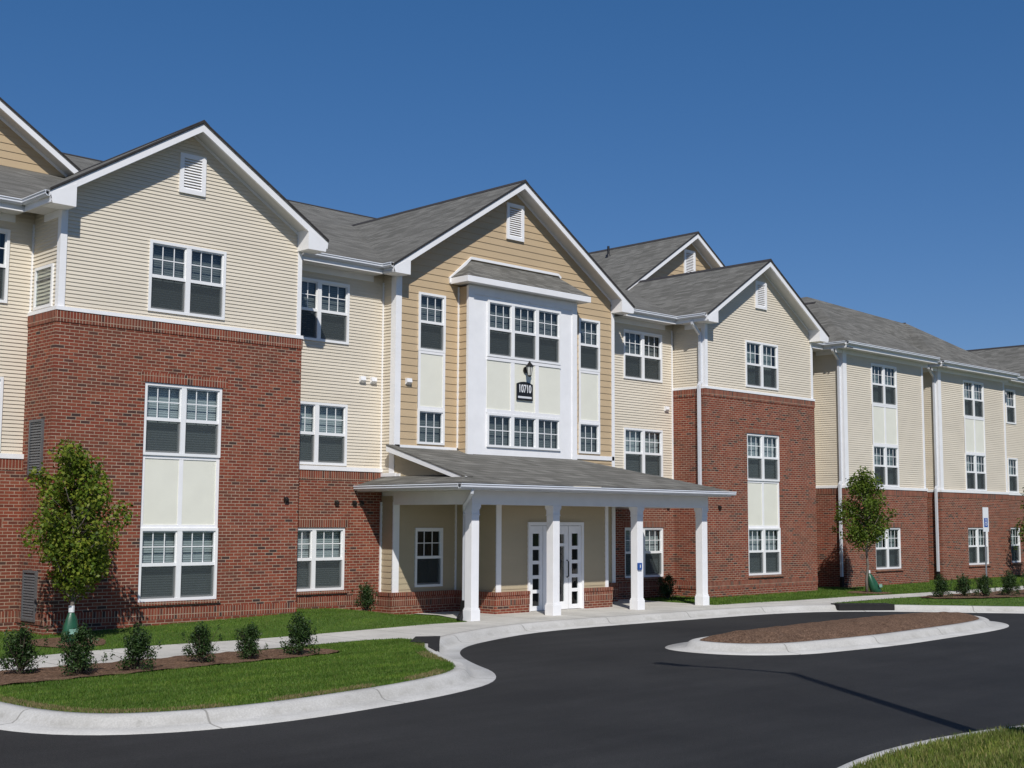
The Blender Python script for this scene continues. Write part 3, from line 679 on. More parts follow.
# --- centre block C
m = MB(); cn = (21.48, 22.40); cr = (27.58, 28.49)
hs = [(a_-C0+.02, b_-C0-.02, z0+.02, z1-.02) for a_, b_ in (cn, cr) for z0, z1 in (W3, CW2)]
wall(m, (C0, YC), (1, 0), C1-C0, 4.0, 99, .19, hs, ((C1-C0)/2, 11.93-.13, .645), lap=.015); part(m, 'gable_wall', 'tan')
gable_roof((C0+C1)/2, 11.93, 4.65, .645, YC-.45, 33.3, YC); vent(24.62, 25.29, 10.3, 11.33, YC-.012)
corner(C0, YC-.015, 3.62, 8.75, .17, -1); corner(C1, YC-.015, 3.9, 8.75, .1, 1)
m = MB(); wall(m, (C0, YB), (0, -1), YB-YC, 3.3, 8.9, SP); part(m, 'siding_wall', 'cream')
m = MB(); m.box(C0, YC-.04, 4.28, C1, YC-.002, 4.40); part(m, 'trim_board', 'white')
for a_, b_ in (cn, cr):
    window(a_, b_, *W3, YC-.012, 1, 0, style='dim'); window(a_, b_, *CW2, YC-.012, 1, 0, False, 'dim')
    panel(a_, b_, CW2[1], W3[0], YC-.012, 1)
m = MB(); wall(m, (C1, YC), (0, 1), .5, 3.3, 8.9, SP); part(m, 'siding_wall', 'cream')
# bay
b0, b1, yb_ = 22.89, 27.07, 25.21
bay = MB(); wt = (23.57, 26.40)
wall(bay, (b0, yb_), (1, 0), b1-b0, 4.18, 8.82, None, [(wt[0]-b0+.02, wt[1]-b0-.02, z0+.02, z1-.02) for z0, z1 in (W3, CW2)])
bay.poly([(b0, yb_, 4.18), (b1, yb_, 4.18), (b1, YC, 4.18), (b0, YC, 4.18)]); bay.poly([(b1, yb_, 4.18), (b1, YC, 4.18), (b1, YC, 8.82), (b1, yb_, 8.82)])
bay = part(bay, 'bay_front', 'white')
m = MB(); wall(m, (b0, YC), (0, -1), YC-yb_, 4.18, 8.7, .19, lap=.015); part(m, 'siding_wall', 'tan', bay)
m = MB(); m.box(b0-.02, yb_-.03, 4.18, b0+.17, yb_, 8.72); m.box(b1-.17, yb_-.03, 4.12, b1+.02, yb_, 8.72); m.box(b0-.02, yb_, 4.18, b0, yb_+.05, 8.72); m.box(b0+.17, yb_-.026, 8.5, b1-.17, yb_, 8.72)
m.box(b0-.045, YC-.04, 4.3, b0-.0, YC-.0, 8.7); parts(m, 'corner_board', 'white', bay)
window(*wt, *W3, yb_-.012, 3, 0, style='dim', parent=B); window(*wt, *CW2, yb_-.012, 3, 0, False, 'dim', parent=B)
p = MB().box(wt[0], yb_-.012, 5.45, wt[1], yb_+.01, 6.80); P_ = part(p, 'panel', 'panel')
t = MB()
for k in (1, 2): xx = wt[0]+(wt[1]-wt[0])*k/3; t.box(xx-.07, yb_-.03, 5.46, xx+.07, yb_-.013, 6.78)
t.box(wt[0]-.01, yb_-.034, 6.78, wt[1]+.01, yb_-.0, 6.86); t.box(wt[0]-.01, yb_-.034, 5.36, wt[1]+.01, yb_, 5.46); part(t, 'panel_trim', 'white', P_)
# bay roof
ex0, ex1, ey, ez = 22.56, 27.35, 24.88, 8.92; rx0, rx1, rz = 23.32, 26.70, 9.50
m = MB(); m.poly([(ex0, ey, ez), (ex1, ey, ez), (rx1, YC, rz), (rx0, YC, rz)]); m.poly([(ex0, ey, ez), (rx0, YC, rz), (ex0, YC, ez)]); m.poly([(ex1, ey, ez), (ex1, YC, ez), (rx1, YC, rz)])
m.poly([(ex0, ey, ez-.01), (ex1, ey, ez-.01), (ex1, YC, ez-.01), (ex0, YC, ez-.01)]); br = part(m, 'bay_roof', 'shingle')
m = MB(); m.box(ex0-.0, ey+.0, 8.75, ex1, ey+.03, ez-.012); m.box(ex0, ey+.03, 8.75, ex0+.03, YC, ez-.012); m.box(ex1-.03, ey+.03, 8.75, ex1, YC, ez-.012); m.box(ex0+.03, ey+.03, 8.76, ex1-.03, YC, 8.78)
m.prism([(ex0-.03, YC-.06, ez-.15), (rx0-.03, YC-.06, rz+.02), (rx0-.03, YC-.06, rz+.09), (ex0-.05, YC-.06, ez+.0)], (0, .05, 0))
m.box(rx0-.03, YC-.06, rz+.02, rx1, YC-.01, rz+.09)
m.prism([(rx1, YC-.06, rz+.09), (rx1+.12, YC-.06, rz+.0), (rx1+.08, YC-.06, rz-.05), (rx1-.0, YC-.06, rz+.02)], (0, .05, 0))
part(m, 'bay_roof_trim', 'white', br)

# --- rear cross gables
def rear_gable(xc, yf):
    gable_roof(xc, 13.5, 6.9, .65, yf, 37.5, yf+.45, boxes=False)
    m = MB(); wall(m, (xc-6.5, yf+.45), (1, 0), 13, 9.0, 99, .19, (), (6.5, 13.5-.13, .65), lap=.015); part(m, 'gable_wall', 'tan')
    vent(xc-.34, xc+.34, 11.75, 12.85, yf+.44)
rear_gable(39.05, 30.0); rear_gable(10.78, 30.3)
# --- main roof
SM = .396; yr = 36.9; ye = YB-.5; zr = 8.98+SM*(yr-ye)
m = MB()
for xa, xb, y0_ in ((0, 20.9, ye-.03), (20.9, 29.0, ye+.2), (29.0, 46.5, ye-.03)):
    z0_ = 8.97+SM*(y0_-ye+.03); m.prism([(xa, y0_, z0_), (xa, yr, zr), (xa, yr, zr-TH), (xa, y0_, z0_-TH)], (xb-xa, 0, 0))
for xa, xb in ((0, 46.5),):
    m.prism([(xa, 48.2, 8.98), (xa, yr, zr), (xa, yr, zr-TH), (xa, 48.2, 8.98-TH)], (xb-xa, 0, 0))
part(m, 'roof', 'shingle')
m = MB().prism([(0, yr-.16, zr-.05), (0, yr, zr+.03), (0, yr+.16, zr-.05), (0, yr, zr-.02)], (46.5, 0, 0)); part(m, 'ridge_cap', 'ridge')
# right wing: hipped fronts
def hip(x0, x1, yf, yb, z=8.98, s=.65):
    xc = (x0+x1)/2; hw = (x1-x0)/2; zt = z+hw*s; m = MB()
    m.poly([(x0, yf, z), (x1, yf, z), (xc, yf+hw, zt)]); m.poly([(x0, yf, z), (xc, yf+hw, zt), (xc, yb, zt), (x0, yb, z)]); m.poly([(x1, yf, z), (x1, yb, z), (xc, yb, zt), (xc, yf+hw, zt)])
    m.poly([(x0, yf, z-.05), (x1, yf, z-.05), (x1, yb, z-.05), (x0, yb, z-.05)])
    part(m, 'roof', 'shingle'); c = MB().prism([(xc-.12, yf+hw, zt-.06), (xc, yf+hw, zt+.03), (xc+.12, yf+hw, zt-.06), (xc, yf+hw, zt-.03)], (0, yb-yf-hw, 0)); part(c, 'ridge_cap', 'ridge')
F0, F1, G0, G1 = 41.10, 46.88, 48.64, 54.52
hip(F0-.45, F1+.45, YF-.45, 33); hip(G0-.45, G1+.45, YG-.45, 33)
m = MB(); P1 = (46.6, 30.1, 11.95); P2 = (51.6, 28.35, 11.16)
m.poly([(40.6, 25.7, 8.99), (52, 25.9, 8.99), P2]); m.poly([(40.6, 25.7, 8.99), P2, P1]); m.poly([P1, P2, (53, 34, 10.6)]); m.poly([P1, (53, 34, 10.6), (46, 36, 11)]); m.poly([(40.6, 25.7, 8.99), P1, (43, 36, 11)]); m.poly([P1, (46, 36, 11), (43, 36, 11)])
part(m, 'roof', 'shingle')
m = MB(); m.prism([(46, 25.6, 8.97), (46, 31, 11.1), (46, 37, 9), (46, 31, 10.9)], (16, 0, 0)); m.poly([(46, 25.9, 8.9), (62, 25.9, 8.9), (62, 30, 8.9), (46, 30, 8.9)]); part(m, 'roof', 'shingle')
m = MB()    # roof of the far wing that turns towards the street
m.prism([(58.2, 20, 8.98), (61.9, 20, 11.16), (65.6, 20, 8.98), (61.9, 20, 10.9)], (0, 12, 0)); part(m, 'roof', 'shingle')
m = MB().prism([(61.78, 20, 11.10), (61.9, 20, 11.19), (62.02, 20, 11.10), (61.9, 20, 11.05)], (0, 12, 0)); part(m, 'ridge_cap', 'ridge')
def wing(x0, x1, y, wx, st, yl):
    m = MB(); hb = [(wx[0]-x0+.05, wx[1]-x0+.05, W1[0], W1[1])]
    wall(m, (x0-.05, y-.05), (1, 0), x1-x0+.1, -.05, 3.72, holes=hb, reveal=.1); wall(m, (x0-.05, yl), (0, -1), yl-y+.05, -.05, 3.72); wall(m, (x1+.05, y-.05), (0, 1), yl-y, -.05, 3.72)
    part(m, 'brick_wall', 'brick')
    s = MB(); s.box(x0-.064, y-.062, 3.5, x1+.064, y-.03, 3.72); s.box(x0-.064, y-.03, 3.5, x0-.03, yl, 3.72); s.box(wx[0]-.1, y-.056, W1[1]+.005, wx[1]+.1, y-.02, W1[1]+.21); s.box(wx[0]-.05, y-.1, W1[0]-.075, wx[1]+.05, y+.02, W1[0]); parts(s, 'brick_course', 'soldier')
    t = MB(); t.box(x0-.08, y-.085, 3.72, x1+.08, y, 3.82); t.box(x0-.08, y, 3.72, x0, yl, 3.82); part(t, 'trim_board', 'white')
    hs = [(wx[0]-x0+.02, wx[1]-x0-.02, a_+.02, b_-.02) for a_, b_ in (W2, W3)]
    m = MB(); wall(m, (x0, y), (1, 0), x1-x0, 3.82, 8.85, SP, hs); wall(m, (x0, yl), (0, -1), yl-y, 3.82, 8.85, SP); wall(m, (x1, y), (0, 1), yl-y, 3.82, 8.85, SP); part(m, 'siding_wall', 'cream')
    corner(x0, y-.013, 3.82, 8.73, .22, -1); corner(x1, y-.013, 3.82, 8.73, .1, 1)
    window(*wx, *W1, y-.02, len(st) and (2 if wx[1]-wx[0] > 1.2 else 1), .03, style=st[0]); 
    for zz, s_ in ((W2, st[1]), (W3, st[2])): window(*wx, *zz, y-.008, 2 if wx[1]-wx[0] > 1.2 else 1, 0, style=s_)
wing(F0, F1, YF, (43.03, 44.87), ('curtain',)*3, 26.8); wing(G0, G1, YG, (50.77, 52.58), ('curtain',)*3, 26.8); wing(G1, 59.5, 25.75, (55.45, 56.4), ('curtain',)*3, 27)
panel(43.03, 44.87, W2[1], W3[0], YF-.012, 2); panel(50.77, 52.58, W2[1], W3[0], YG-.012, 2)
recess(F1, G0, 26.6, None, ())
eave(F0-.45, F1+.45, YF, YF-.45); eave(G0-.45, G1+.45, YG, YG-.45); eave(G1+.45, 58, 25.75, 25.30)
eave_y(F0-.45, YF-.45, 26.2, -1, F0); eave_y(G0-.45, YG-.45, 26.2, -1, G0)
eave(E1+.3, F0-.5, 26.6, 25.6, gut=True); eave(F1+.4, G0-.4, 26.6, 25.95)
m = MB(); m.box(2, 26.9, 0, 5, 27, 8.8); 
m = MB()       # closed back of the building so that the wings read as solid from other positions
m.box(2.0, 47.6, 0, 59.4, 47.7, 8.9); m.box(1.9, 26.1, 0, 2.0, 47.7, 8.9); part(m, 'siding_wall', 'cream')

# --- dryer hoods, side grilles, roof pipes
def hood(x, z, y, mat):
    m = MB().prism([(x-.08, y, z-.08), (x-.08, y-.02, z-.08), (x-.08, y-.1, z-.02), (x-.08, y-.08, z+.08), (x-.08, y, z+.09)], (.16, 0, 0)); part(m, 'vent_hood', mat)
def hoodn(x, z, y): m = MB().prism([(x-.05, y, z-.05), (x-.05, y-.07, z-.045), (x-.05, y-.08, z+.0), (x-.05, y-.02, z+.055), (x-.05, y, z+.055)], (.10, 0, 0)); part(m, 'vent_hood', 'bronze')
for x, z in ((20.05, 6.03), (20.4, 6.03)): hood(x, z, YB-.01, 'white')
hood(21.15, 6.03, YC-.01, 'white'); hood(32.2, 6.05, YB-.01, 'white'); hood(54.9, 5.9, 25.74, 'white')
for x in (19.3, 19.85, 20.07): hoodn(x, 2.92, YB-.05)
hoodn(16.95, 2.95, YA-.05); hoodn(33.2, 2.95, YA-.05); hoodn(32.2, 2.95, YB-.05); 
def grille(y0, y1, z0, z1, x, fr):
    m = MB(); w_ = .05
    m.box(x-.03, y0, z0, x+.02, y1, z0+w_); m.box(x-.03, y0, z1-w_, x+.02, y1, z1); m.box(x-.03, y0, z0+w_, x+.02, y0+w_, z1-w_); m.box(x-.03, y1-w_, z0+w_, x+.02, y1, z1-w_)
    G = part(m, 'grille', fr); l = MB(); k = z0+w_
    while k < z1-w_-.02: l.prism([(x-.02, y0+w_, k), (x-.018, y0+w_, k+.008), (x-.001, y0+w_, k+.05), (x-.003, y0+w_, k+.042)], (0, y1-y0-2*w_, 0)); k += .055
    part(l, 'louver_slat', 'louver', G)
grille(25.12, 25.74, 3.36, 4.48, A0-.062, 'louver'); grille(25.12, 25.74, .46, 1.46, A0-.062, 'louver'); 
m = MB(); xg = A0-.02      # narrow window in the return wall beside the left gable
m.box(xg-.03, 25.06, 6.76, xg+.02, 25.12, 7.64); m.box(xg-.03, 25.83, 6.76, xg+.02, 25.89, 7.64); m.box(xg-.03, 25.12, 6.76, xg+.02, 25.83, 6.82); m.box(xg-.03, 25.12, 7.58, xg+.02, 25.83, 7.64)
Wg = part(m, 'window', 'vinyl'); m = MB().box(xg-.012, 25.12, 7.34, xg+.012, 25.83, 7.37); part(m, 'sash', 'louver', Wg)
m = MB().poly([(xg-.005, 25.83, 6.82), (xg-.005, 25.12, 6.82), (xg-.005, 25.12, 7.58), (xg-.005, 25.83, 7.58)]); part(m, 'glass_pane', 'glass', Wg, fix=False)
m = MB().poly([(xg+.012, 25.83, 6.82), (xg+.012, 25.12, 6.82), (xg+.012, 25.12, 7.58), (xg+.012, 25.83, 7.58)]); part(m, 'blind', 'dimblind', Wg)
for x, y, zz in ((38.3, 33.9, 13.0),):
    m = MB().tube([(x, y, zz-.1), (x, y, zz+.42)], .05, 10); m.tube([(x, y, zz-.1), (x, y, zz+.1)], [.16, .06], 10); part(m, 'vent_pipe', 'black')

# --- downspouts
def spout(x, y, zt, zj, zb, outdir=(-1, 0)):
    ox, oy = outdir; s = .045
    m = MB(); pts = [(x+ox*.38, y+oy*.38, zt), (x+ox*.38, y+oy*.38, zt-.12), (x+ox*.02, y+oy*.02, zt-.42), (x, y, zt-.52), (x, y, zj+.12), (x+ox*.08, y+oy*.08, zj), (x+ox*.08, y+oy*.08, zb)]
    m.tube(pts, .06, 4); D = part(m, 'downspout', 'alu')
    k = MB().tube([(x+ox*.08, y+oy*.08, zb+.02), (x+ox*.08, y+oy*.08, zb-.35)], .075, 4); part(k, 'downspout_boot', 'black', D)
spout(E0-.06, YA+.12, 8.8, 6.75, .55); spout(F0-.06, YF+.12, 8.8, 3.85, .55); spout(G0-.06, YG+.12, 8.8, 3.85, .55)

# ---------------------------------------------------------------- entrance: vestibule and canopy
V0, V1, YV = 22.87, 27.12, 24.08
m = MB(); EP = .15
wall(m, (C0, YC), (1, 0), V0-C0, .6, 3.1, EP, [(21.47-C0, 22.38-C0, .80, 2.30)], lap=.012)
wall(m, (V0, YC), (0, -1), YC-YV, .6, 3.1, EP, lap=.012); wall(m, (V0, YV), (1, 0), V1-V0, .6, 3.1, EP, [(24.0-V0, 26.12-V0, 0, 2.46)], lap=.012)
wall(m, (V1, YV), (0, 1), YC-YV, .6, 3.1, EP, lap=.012); wall(m, (V1, YC), (1, 0), C1-V1, .6, 3.1, EP, lap=.012); wall(m, (C0, YB), (0, -1), YB-YC, .6, 3.1, EP, lap=.012)
wall(m, (C1, YC), (0, 1), YB-YC, .6, 3.1, EP, lap=.012)
part(m, 'siding_wall', 'entry')
def wains(p):   # brick plinth boxes
    for (x0, y0, x1, y1) in p:
        m = MB().box(x0, y0, -.05, x1, y1, .60); Wn = part(m, 'brick_plinth', 'brick')
        s = MB().box(x0-.015, y0-.015, .60, x1+.015, y1, .69); s.box(x0-.006, y0-.006, .36, x1+.006, y1, .57); parts(s, 'brick_course', 'soldier', Wn)
wains([(C0-.09, YC-.1, V0-.1, YC-.01), (C0-.09, YC-.01, C0, YB-.06), (V0-.1, YV-.1, 23.99, YV-.01), (V0-.1, YV-.01, V0, YC-.1), (26.13, YV-.1, V1+.1, YV-.01), (V1+.0, YC-.1, C1+.08, YC-.01), (V1, YV-.01, V1+.1, YC-.11)])
m = MB()
for x0, x1, y in ((C0-.0, C0+.2, YC-.03), (V0-.0, V0+.17, YV-.03), (V1-.1, V1+.02, YV-.03), (C1-.1, C1+.02, YC-.03)): m.box(x0, y, .69, x1, y+.03, 2.95)
m.box(C0-.05, YB-.09, .69, C0-.0, YB-.05, 2.95); m.box(V0-.045, YC-.05, .69, V0-.015, YC-.0, 2.95); m.box(C1+.02, YC-.03, .69, C1+.05, YC+.1, 2.95); parts(m, 'corner_board', 'white')
window(21.46, 22.39, .80, 2.30, YC-.008, 1, 0, style='none')
# entrance door set
dx0, dx1, dzb, dzt = 24.0, 26.12, .155, 2.46; m = MB(); yd = YV-.02
m.box(dx0, yd-.03, dzb, dx0+.07, yd+.1, dzt); m.box(dx1-.07, yd-.03, dzb, dx1, yd+.1, dzt); m.box(dx0+.07, yd-.03, dzt-.09, dx1-.07, yd+.1, dzt); D = part(m, 'entrance_door', 'white')
g = MB().poly([(dx0+.05, yd+.06, dzb), (dx1-.05, yd+.06, dzb), (dx1-.05, yd+.06, dzt-.05), (dx0+.05, yd+.06, dzt-.05)]); 
def leaf(x0, x1, rows, nm):
    t = MB(); gp = MB(); st = .12 if rows > 1 else .15
    z0 = dzb+.01; z1 = dzt-.1
    t.box(x0, yd+.01, z0, x0+st, yd+.05, z1); t.box(x1-st, yd+.01, z0, x1, yd+.05, z1)
    zs = [z0+(.12 if rows > 1 else .2)]
    if rows > 1:
        H = (z1-.2-zs[0]); n_ = rows; hh = H/n_
        t.box(x0+st, yd+.01, z0, x1-st, yd+.05, zs[0]); t.box(x0+st, yd+.01, z1-.2, x1-st, yd+.05, z1)
        for k in range(1, n_): t.box(x0+st, yd+.01, zs[0]+k*hh-.045, x1-st, yd+.05, zs[0]+k*hh+.045)
    else:
        t.box(x0+st, yd+.01, z0, x1-st, yd+.05, zs[0]); t.box(x0+st, yd+.01, z1-.22, x1-st, yd+.05, z1); t.box(x0+st, yd+.01, z1-.54, x1-st, yd+.05, z1-.46)
    gp.poly([(x0+st, yd+.03, z0), (x1-st, yd+.03, z0), (x1-st, yd+.03, z1), (x0+st, yd+.03, z1)])
    L = part(t, nm, 'white', D); return L, gp
for x0, x1, rows, nm in ((dx0+.07, dx0+.56, 5, 'sidelight'), (dx0+.58, dx1-.58, 1, 'door_leaf'), (dx1-.56, dx1-.07, 5, 'sidelight')):
    L, gp = leaf(x0, x1, rows, nm); part(gp, 'glass_pane', 'glass', D)
m = MB().tube([(dx1-.64, yd-.0, 1.0), (dx1-.64, yd-.06, 1.03), (dx1-.64, yd-.06, 1.42), (dx1-.64, yd, 1.45)], .018, 8); part(m, 'door_handle', 'bronze', D)
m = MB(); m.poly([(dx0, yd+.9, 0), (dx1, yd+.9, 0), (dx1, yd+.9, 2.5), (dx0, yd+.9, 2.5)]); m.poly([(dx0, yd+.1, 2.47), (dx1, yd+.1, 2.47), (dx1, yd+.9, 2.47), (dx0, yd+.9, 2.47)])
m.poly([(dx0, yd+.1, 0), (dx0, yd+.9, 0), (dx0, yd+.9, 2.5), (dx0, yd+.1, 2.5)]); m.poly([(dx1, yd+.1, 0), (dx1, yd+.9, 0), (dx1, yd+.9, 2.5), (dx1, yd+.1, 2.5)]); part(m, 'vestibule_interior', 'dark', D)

# canopy
cx0, cx1, cy, cz, cs = 19.93, 30.22, 22.14, 3.36, .285
m = MB(); xt = C0-.0; zt = cz+cs*(xt-cx0); yt = cy+(xt-cx0); zw = cz+cs*(YC-cy); xr = cx1-(YC-cy)
m.poly([(cx0, cy, cz), (cx1, cy, cz), (xr, YC, zw), (xt, YC, zw), (xt, yt, zt)])
m.poly([(cx0, cy, cz), (xt, yt, zt), (xt, YB, zt), (cx0, YB, cz)]); m.poly([(cx1, cy, cz), (cx1, YB, cz), (xr, YB, zw), (xr, YC, zw)])
K = part(m, 'entrance_canopy_roof', 'shingle')
m = MB(); z_ = zt
while z_ < zw-.03:
    ya = yt+(z_-zt)/cs+.03; yb3 = yt+(min(z_+.15, zw)-zt)/cs+.03
    m.poly([(xt-.012, YC, z_), (xt-.012, ya, z_), (xt+.002, min(yb3, YC), min(z_+.15, zw)), (xt+.002, YC, min(z_+.15, zw))]); m.poly([(xt-.012, YC, z_), (xt-.012, ya, z_), (xt+.004, ya, z_), (xt+.004, YC, z_)]); z_ += .15
part(m, 'canopy_gable_infill', 'entry', K)
m = MB().prism([(xt-.24, yt-.35, zt-.07), (xt-.24, YC+.0, zw+.03), (xt-.24, YC+.0, zw-.13), (xt-.24, yt+.12, zt-.08)], (.04, 0, 0)); part(m, 'rake_board', 'white', K)
m = MB().prism([(xt-.25, yt-.30, zt-.045), (xt-.25, YC, zw+.045), (xt-.25, YC, zw+.012), (xt-.25, yt-.30, zt-.09)], (.27, 0, 0)); part(m, 'roof_edge', 'shingle', K)
m = MB(); m.box(xt-.05, YC-.3, zt-.0, xt+.0, YC-.0, zt+.07); m.box(xt-.06, YC-.15, zt, xt-.0, YB, zt+.09); part(m, 'flashing_trim', 'white', K)
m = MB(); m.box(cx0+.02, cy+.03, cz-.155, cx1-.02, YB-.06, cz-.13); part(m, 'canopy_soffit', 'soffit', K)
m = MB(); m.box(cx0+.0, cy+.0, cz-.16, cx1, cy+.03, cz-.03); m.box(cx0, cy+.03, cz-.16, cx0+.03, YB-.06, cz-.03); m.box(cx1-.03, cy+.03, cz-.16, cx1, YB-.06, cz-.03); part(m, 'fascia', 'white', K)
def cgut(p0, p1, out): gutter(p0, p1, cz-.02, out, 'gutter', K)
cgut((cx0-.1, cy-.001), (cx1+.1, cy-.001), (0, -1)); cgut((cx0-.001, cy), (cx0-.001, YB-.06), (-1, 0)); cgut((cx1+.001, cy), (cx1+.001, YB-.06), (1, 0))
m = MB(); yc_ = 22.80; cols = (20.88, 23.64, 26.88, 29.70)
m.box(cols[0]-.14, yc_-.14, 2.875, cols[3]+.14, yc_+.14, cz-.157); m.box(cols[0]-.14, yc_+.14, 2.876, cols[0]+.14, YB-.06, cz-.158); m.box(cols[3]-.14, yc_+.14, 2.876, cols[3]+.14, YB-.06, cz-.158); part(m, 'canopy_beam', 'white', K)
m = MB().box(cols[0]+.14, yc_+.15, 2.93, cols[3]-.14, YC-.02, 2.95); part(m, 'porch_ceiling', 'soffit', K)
for x in cols:
    m = MB(); y = yc_; z0 = .15
    m.box(x-.145, y-.145, z0, x+.145, y+.145, z0+.26); m.box(x-.132, y-.132, z0+.26, x+.132, y+.132, z0+.30); m.box(x-.118, y-.118, z0+.30, x+.118, y+.118, 2.62)
    m.box(x-.132, y-.132, 2.62, x+.132, y+.132, 2.65); m.box(x-.122, y-.122, 2.65, x+.122, y+.122, 2.76); m.box(x-.135, y-.135, 2.76, x+.135, y+.135, 2.80); m.box(x-.148, y-.148, 2.80, x+.148, y+.148, 2.876)
    part(m, 'column', 'white', K, bevel=.006)
m = MB().tube([(cols[0]-.62, cy+.0, cz-.12), (cols[0]-.62, cy+.0, cz-.22), (cols[0]-.24, yc_+.02, cz-.50), (cols[0]-.08, yc_+.19, cz-.62), (cols[0]-.06, yc_+.19, cz-.75), (cols[0]-.06, yc_+.19, .55)], .05, 4); part(m, 'downspout', 'alu', K)
m = MB().tube([(cols[0]-.08, yc_+.19, .62), (cols[0]-.10, yc_+.19, .35), (cols[0]-.26, yc_+.16, .16)], .07, 4); part(m, 'downspout_boot', 'black', K)
m = MB().tube([(cols[3]+.18, yc_+.02, 2.9), (cols[3]+.18, yc_+.02, .5)], .04, 4); part(m, 'downspout', 'alu', K)
m = MB().tube([(cols[3]+.18, yc_+.02, .52), (cols[3]+.18, yc_+.02, .15)], .07, 4); part(m, 'downspout_boot', 'black', K)

# ---------------------------------------------------------------- fixtures
def text(s, size, loc, name, mat, parent, bold=0.0, ext=.004, sx=1.0):
    cu = bpy.data.curves.new(name, 'FONT'); cu.body = s; cu.size = size; cu.align_x = 'CENTER'; cu.align_y = 'CENTER'; cu.extrude = ext; cu.offset = bold
    t = bpy.data.objects.new(name, cu); C.objects.link(t)
    dg = bpy.context.evaluated_depsgraph_get(); me = bpy.data.meshes.new_from_object(t.evaluated_get(dg)); bpy.data.objects.remove(t)
    R_ = Matrix.Rotation(math.pi/2, 4, 'X'); me.transform(Matrix.Diagonal((sx, 1, 1, 1))); me.transform(R_); me.transform(Matrix.Translation(loc)); me.materials.clear(); me.materials.append(M[mat])
    o = bpy.data.objects.new(name, me); C.objects.link(o); o.parent = parent; return o
# address sign on the bay
sx_, sy_, sz_ = 24.96, yb_-.05, 6.03
AS = empty('address_sign', (sx_, sy_, sz_), 'small black address sign reading 10710 with white numerals on the white bay above the entrance', 'sign')
hw, hh = .29, .20
arc = [(-hw+2*hw*k/10, hh+.06*(1-((k-5)/5)**2)) for k in range(11)]
MB().prism([(-hw, 0, -hh-.03), (hw, 0, -hh-.03)]+[(a_, 0, b_) for a_, b_ in arc[::-1]], (0, .03, 0)).build('sign_panel', M['black'], AS)
m = MB(); e_ = .018
m.box(-hw-e_, -.012, -hh-.05, hw+e_, .02, -hh-.03); MB_ = m
MB_.box(-hw-.014, -.01, -hh-.03, -hw+.002, .02, hh); MB_.box(hw-.002, -.01, -hh-.03, hw+.014, .02, hh); MB_.build('sign_border', M['black'], AS)
MB().box(-hw+.03, -.006, -hh+.0, hw-.03, 0, -hh+.055).build('caption_strip', M['signwhite'], AS)
text('10710', .30, (0, -.004, .055), 'numerals', 'signwhite', AS, .006, .004, .66)
# wall lantern
LX, LZ = 25.0, 6.62
LN = empty('wall_lantern', (LX, yb_-.03, LZ), 'dark coach lantern with pale glass fixed above the address sign', 'wall light')
MB().tube([(0, 0, .0), (0, -.03, 0)], .09, 14).build('back_plate', M['bronze'], LN, smooth=False)
MB().tube([(0, -.02, -.0), (0, -.1, -.02), (0, -.16, .02), (0, -.16, .06)], .014, 8).build('arm', M['bronze'], LN)
MB().tube([(0, -.16, -.16), (0, -.16, .08)], [.055, .09], 6).build('lamp_glass', M['lampglass'], LN)
m = MB().tube([(0, -.16, .08), (0, -.16, .10), (0, -.16, .19), (0, -.16, .24)], [.115, .115, .035, .012], 6); m.tube([(0, -.16, -.2), (0, -.16, -.16)], [.03, .065], 6)
for k in range(6):
    an = math.pi/3*k; m.tube([(.057*math.cos(an), -.16+.057*math.sin(an), -.16), (.092*math.cos(an), -.16+.092*math.sin(an), .08)], .007, 4)
m.build('lantern_cage', M['bronze'], LN)
# accessible push button on third column
PB = empty('door_push_box', (cols[2]-.10, yc_-.12, 1.30), 'small blue accessible door button box on the third white porch column', 'push button')
MB().box(-.03, -.04, -.09, .12, -.0, .09).build('box', M['blue'], PB)
m = MB().tube([(.045, -.042, .03), (.045, -.046, .03)], .018, 8); m.box(.03, -.046, -.04, .06, -.041, .02); m.build('wheelchair_mark', M['signwhite'], PB)
# accessible parking sign
SG = empty('parking_sign', (41.2, 19.97, .16), 'accessible parking sign on a thin steel post behind the right hedge of shrubs', 'sign')
MB().tube([(0, 0, 0), (0, 0, 2.72)], .028, 8).build('post', M['steel'], SG)
ang = math.radians(-8); ca, sa = math.cos(ang), math.sin(ang)
def rz(m_): m_.v = [(x*ca-y*sa, x*sa+y*ca, z) for x, y, z in m_.v]; return m_
rz(MB().box(-.155, -.045, 2.05, .155, -.035, 2.85)).build('sign_panel', M['signwhite'], SG)
rz(MB().box(-.1, -.049, 2.2, .1, -.046, 2.5)).build('blue_symbol_field', M['blue'], SG)
m = MB(); m.tube([(0, -.051, 2.46), (0, -.053, 2.46)], .022, 8); m.box(-.012, -.053, 2.34, .012, -.050, 2.44); m.box(-.012, -.053, 2.33, .05, -.050, 2.352); m.box(.036, -.053, 2.27, .056, -.050, 2.33)
for k in range(12):
    a1, a2 = math.pi*(.6+k*.11), math.pi*(.6+(k+1)*.11); m.poly([(.062*math.cos(a1), -.052, 2.31+.062*math.sin(a1)), (.062*math.cos(a2), -.052, 2.31+.062*math.sin(a2)), (.046*math.cos(a2), -.052, 2.31+.046*math.sin(a2)), (.046*math.cos(a1), -.052, 2.31+.046*math.sin(a1))])
rz(m).build('wheelchair_symbol', M['signwhite'], SG)
